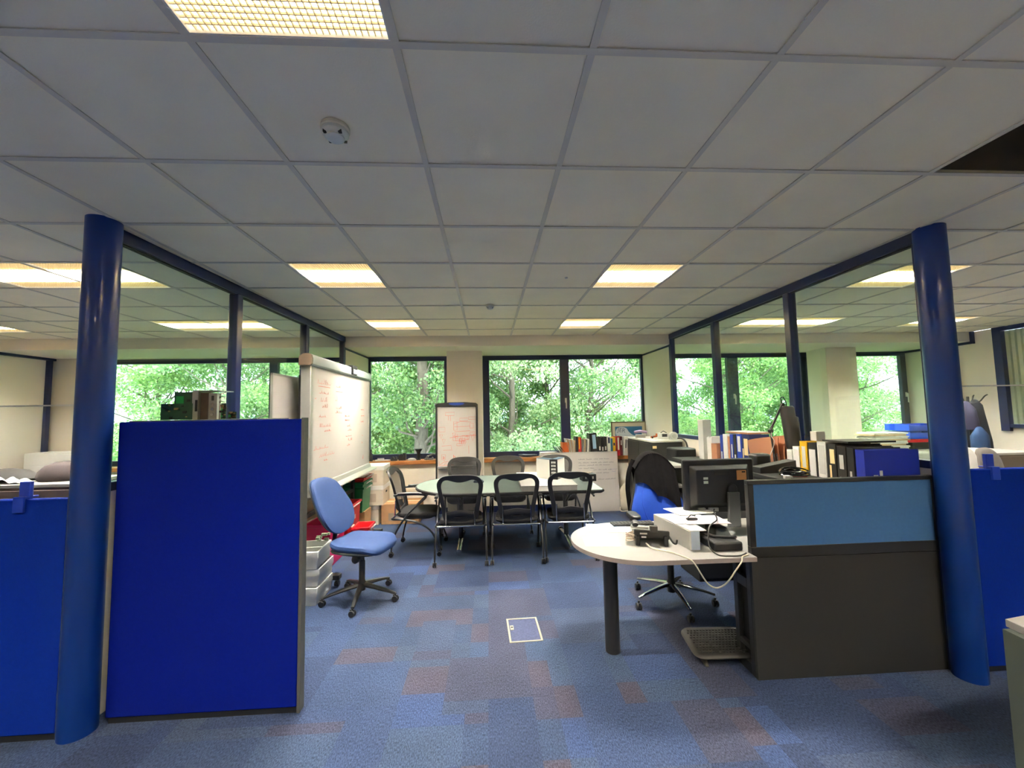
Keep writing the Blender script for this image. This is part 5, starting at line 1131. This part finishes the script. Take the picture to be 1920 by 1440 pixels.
# smoke detectors
def detector(x, y, lab, s=1.):
    t = empty('smoke_detector', (x, y, ZC-.005), 0, lab, 'smoke detector', 'smoke detectors on the ceiling'); t.scale = (s, s, s)
    MB().lathe([(.052, 0), (.054, -.012), (.05, -.016)], 32).build('base', mat('detector_cream', (224, 214, 196), .5), t, smooth=True)
    MB().lathe([(.048, -.016), (.05, -.028), (.042, -.038), (.034, -.04), (.034, -.046), (.026, -.052), (.01, -.054)], 32).build('cap', M_dev, t, smooth=True)
    for k in range(4): a = R(45+90*k); MB().cbox(.040*math.cos(a), .040*math.sin(a), -.036, .012, .012, .012).build('vent', M_black2, t, bevel=.001)
detector(-.575, 1.53, 'round white smoke detector on the ceiling near the big near light')
detector(.03, 4.15, 'small distant smoke detector on the ceiling above the meeting table', .8)
small('indicator_stud', 'tiny stud on the ceiling tile left of the right louvred light', 'sensor', .66, 3.28, ZC-.012, lambda m: m.lathe([(.012, 0), (.012, .01)], 12), M_dev, 0, smooth=True)

# ------------------------------------------------------------------ electronics on the tall cupboard behind the blue screen
ZE = 1.5925; M_pcb = mat('green_circuit', (24, 66, 44), .5, var=.3, scale=60); M_pcb2 = mat('bright_green', (20, 150, 70), .5)
def pcb(x0, x1, y, z0, z1, lab, bright=True, seed=1):
    t = empty('circuit_board', ((x0+x1)/2, y, z0), 0, lab, 'circuit board', 'circuit boards on top of the cupboard'); w = (x1-x0)/2; h = z1-z0
    MB().box(-w, w, -.002, .002, 0, h).build('board', M_pcb, t)
    g = random.Random(seed); m = MB(); b = MB()
    for k in range(14): x, z, s = g.uniform(-w*.85, w*.85), g.uniform(h*.1, h*.9), g.uniform(.003, .010); (m if k % 3 else b).box(x-s, x+s, -.006, -.002, max(.0, z-s*.7), min(h, z+s*.7))
    m.build('chip', M_black2, t); b.build('component', mat('solder_gold', (196, 170, 110), .4), t)
    if bright: MB().box(-w*.85, -w*.2, -.0035, -.002, h*.1, h*.85).build('green_patch', M_pcb2, t)
    return t
pcb(-1.995, -1.81, 2.60, ZE+.001, 1.692, 'long low circuit board standing on the cupboard, left side', False, 3)
pcb(-1.94, -1.80, 2.63, ZE+.001, 1.764, 'upper circuit board with a bright green patch behind the low one', True, 4)
pcb(-1.655, -1.625, 2.62, ZE+.001, 1.69, 'narrow green circuit board right of the metal bracket box', True, 5)
pcb(-1.60, -1.55, 2.60, ZE+.001, 1.637, 'tiny green circuit board at the right end with a connector', True, 6)
t = empty('instrument_chassis', (-1.73, 2.62, ZE), 0, 'open metal instrument chassis with two silver plates and sockets on the cupboard', 'electronics')
MB().box(-.085, -.050, -.02, .12, 0, .172).build('side_plate', M_alu, t, bevel=.001); MB().box(.012, .062, -.02, .0, 0, .160).build('face_plate', M_alu, t, bevel=.001)
MB().box(-.048, .010, .0, .10, 0, .165).build('card_cage', mat('brown_cage', (58, 44, 36), .6, var=.3, scale=50), t)
MB().box(-.085, .075, -.02, .12, .173, .178).build('top_plate', M_alu, t)
for z in (.03, .062, .092): m = MB(); m.lathe([(.009, -.026), (.009, -.02)], 14, (.037, 0, z), 'y'); m.build('socket', M_chrome, t, smooth=True)
MB().box(.030, .044, -.0225, -.0205, .115, .145).build('port', M_black2, t); MB().box(-.066, -.052, -.0225, -.0205, .05, .12).build('port', M_black2, t)
m = MB(); m.tube([(.06+.012*math.sin(k*.8), .03+.03*math.cos(k*.8), .17-.004*k) for k in range(22)], .0035, 6); m.build('ribbon_cable', M_dev, t, smooth=True)

# ------------------------------------------------------------------ left bay behind the acrylic
def mound(name, x, y, z, rx, ry, h, mt, lab, cat, sd=0):
    rings = [[(rx*s*math.cos(a)*(1+.06*math.sin(3*a+sd)), ry*s*math.sin(a)*(1+.06*math.cos(4*a+sd)), h*zz) for a in [2*math.pi*k/22 for k in range(22)]] for s, zz in ((.9, 0), (1, .2), (.93, .5), (.72, .8), (.4, .96), (.05, 1))]
    m = MB(); m.loft(rings); return tag(m.build(name, mt, loc=(x, y, z), smooth=True), lab, cat)
mound('holdall', -3.98, 3.58, 1.121, .28, .14, .10, mat('charcoal_nylon', (34, 33, 34), .8), 'dark soft holdall on the white topped cupboard in the left bay', 'bag', 1)
mound('folded_jacket', -3.46, 3.58, 1.121, .20, .14, .15, mat('plum_cloth', (46, 37, 39), .9), 'folded plum coloured jacket beside the left column on the white topped cupboard', 'jacket', 2)
small('bubble_wrap', 'white crumpled packing paper on the white topped cupboard', 'packing', -3.80, 3.44, 1.121, lambda m: m.grid(lambda u, v: (-.30+.5*u, -.06+.12*v, .004+.045*math.sin(3.1*u)*abs(math.sin(u*15+v*5))), 30, 8, .003), M_paper, 0, smooth=True)
t = empty('white_cabinet', (-6.38, 6.45, 0), 0, 'white low cabinet in the far left corner under the wall', 'cabinet'); MB().box(-.3, .36, -.16, .20, 0, 1.14).build('body', M_dev, t, bevel=.004); MB().box(-.29, .35, -.166, -.161, .97, 1.12).build('drawer', M_dev, t, bevel=.002); MB().box(-.29, .35, -.166, -.161, .78, .95).build('drawer', M_dev, t, bevel=.002)

# ------------------------------------------------------------------ right bay
ZB = 1.03
t = empty('journal_stack', (4.68, 4.62, ZB)); tag(t, 'untidy stack of pale journals on the walnut cupboard in the right bay', 'papers')
for k in range(11): g = random.Random(k+40); MB().box(-.19, .19, -.13, .13, 0, .018).build('journal', M_paper if k % 3 else C['tan'], t, loc=(g.uniform(-.03, .03), 0, .05+.0185*k), rot=(0, 0, R(g.uniform(-9, 9))))
MB().box(-.24, .16, -.14, .14, 0, .049).build('document_case', C['grey'], t, bevel=.003)
def letter_tray(z, lab, dx=0):
    t = empty('letter_tray', (5.20+dx, 4.70, z), R(-3), lab, 'tray', 'blue letter trays in the right bay')
    m = MB(); m.box(-.23, .23, -.16, .16, 0, .006); m.box(-.23, -.225, -.16, .16, 0, .08); m.box(.225, .23, -.16, .16, 0, .08); m.box(-.23, .23, .155, .16, 0, .08); m.box(-.23, .23, -.16, -.155, 0, .07); m.build('tray_body', mat('tray_blue', (24, 70, 190), .35), t, bevel=.002)
letter_tray(1.20, 'lower blue letter tray of the pair in the right bay'); letter_tray(1.29, 'upper blue letter tray of the pair in the right bay', .0)
t = empty('document_pile', (5.18, 4.70, ZB)); tag(t, 'red and black files lying flat under the blue letter trays', 'files')
MB().box(-.26, .24, -.15, .15, .13, .165).build('folder', C['red'], t); MB().box(-.20, .26, -.15, .15, .05, .125).build('folder', C['black'], t); MB().box(-.24, .2, -.15, .15, 0, .045).build('folder', M_paper, t)
t = empty('storage_carton', (4.75, 4.05, 0)); tag(t, 'white storage carton in front of the walnut cupboard in the right bay', 'box')
MB().box(-.40, .45, -.15, .15, .0, .97).build('carton_body', M_dev, t, bevel=.003)
def coat_stand():
    t = empty('coat_stand', (6.55, 5.2, 0), 0, 'dark coat stand with curved hooks behind the right acrylic shield', 'coat stand')
    MB().tube([(0, 0, 0), (0, 0, 1.70)], .016, 10).build('pole', M_black, t, smooth=True)
    for k in range(4): a = R(20+90*k); m = MB(); m.tube(spline([(0, 0, 1.60), (.10*math.cos(a), .10*math.sin(a), 1.62), (.16*math.cos(a), .16*math.sin(a), 1.70), (.19*math.cos(a), .19*math.sin(a), 1.72)], 10), .008, 6); m.build('hook', M_black, t, smooth=True)
    for k in range(4): a = R(20+90*k); m = MB(); m.tube([(0, 0, .10), (.24*math.cos(a), .24*math.sin(a), .02)], .014, 8); m.build('foot', M_black, t, smooth=True)
coat_stand()
def coat(name, x, y, z0, z1, w, c, lab, flare=1.25):
    rings = [[(w*s*math.cos(a)*(1+.05*math.sin(4*a+s*3)), w*.55*s*math.sin(a)*(1+.08*math.cos(5*a)), z) for a in [2*math.pi*k/20 for k in range(20)]] for s, z in ((flare, z0), (flare*.95, z0+(z1-z0)*.3), (1, z0+(z1-z0)*.7), (.8, z1-.08), (.35, z1-.01), (.15, z1))]
    m = MB(); m.loft(rings); return tag(m.build(name, mat(name+'_'+lab[:4], c, .9, var=.08, scale=9), loc=(x, y, 0), smooth=True), lab, 'coat', 'clothes on the coat stand')
coat('lavender_coat', 6.40, 5.12, 1.26, 1.64, .13, (52, 52, 80), 'lavender grey jacket on the coat stand'); coat('denim_coat', 6.42, 5.0, .9, 1.30, .11, (20, 52, 92), 'bright blue garment hanging lowest on the coat stand', 1.1); coat('navy_coat', 6.70, 5.24, .85, 1.66, .12, (24, 30, 42), 'long dark navy coat on the coat stand', 1.5)
def grey_chair(x, y, rz, c, lab, h=1.10):
    t = empty('task_chair', (x, y, 0), rz, lab, 'chair'); mt = mat('seat_'+lab[:5].strip().replace(' ', '_'), c, .8)
    star_base(t, .3, M_black); MB().lathe([(.03, .08), (.03, .42)], 14).build('gas_column', M_black, t, smooth=True)
    m = MB(); pad(m, rrect(.46, .46, .12), .08, lambda a, b: .47, 'z'); m.build('seat', mt, t, smooth=True)
    m = MB(); pad(m, rrect(.44, .50, .16, cy=h-.25), .06, lambda a, b: -.23-(b-.6)*.15+.6*a*a, 'y'); m.build('backrest', mt, t, smooth=True)
    MB().tube([(0, -.1, .42), (0, -.27, .5), (0, -.29, .75)], .022, 8).build('back_support', M_black, t, smooth=True)
grey_chair(4.00, 3.35, R(160), (120, 118, 112), 'taupe chair back behind the right acrylic shield, next to the column', 1.16)
grey_chair(5.05, 3.55, R(200), (110, 104, 98), 'brown grey chair back at the right edge behind the acrylic shield', 1.16)
grey_chair(4.56, 3.50, R(180), (228, 222, 210), 'white chair back behind the blue bracket on the right acrylic shield', 1.22)
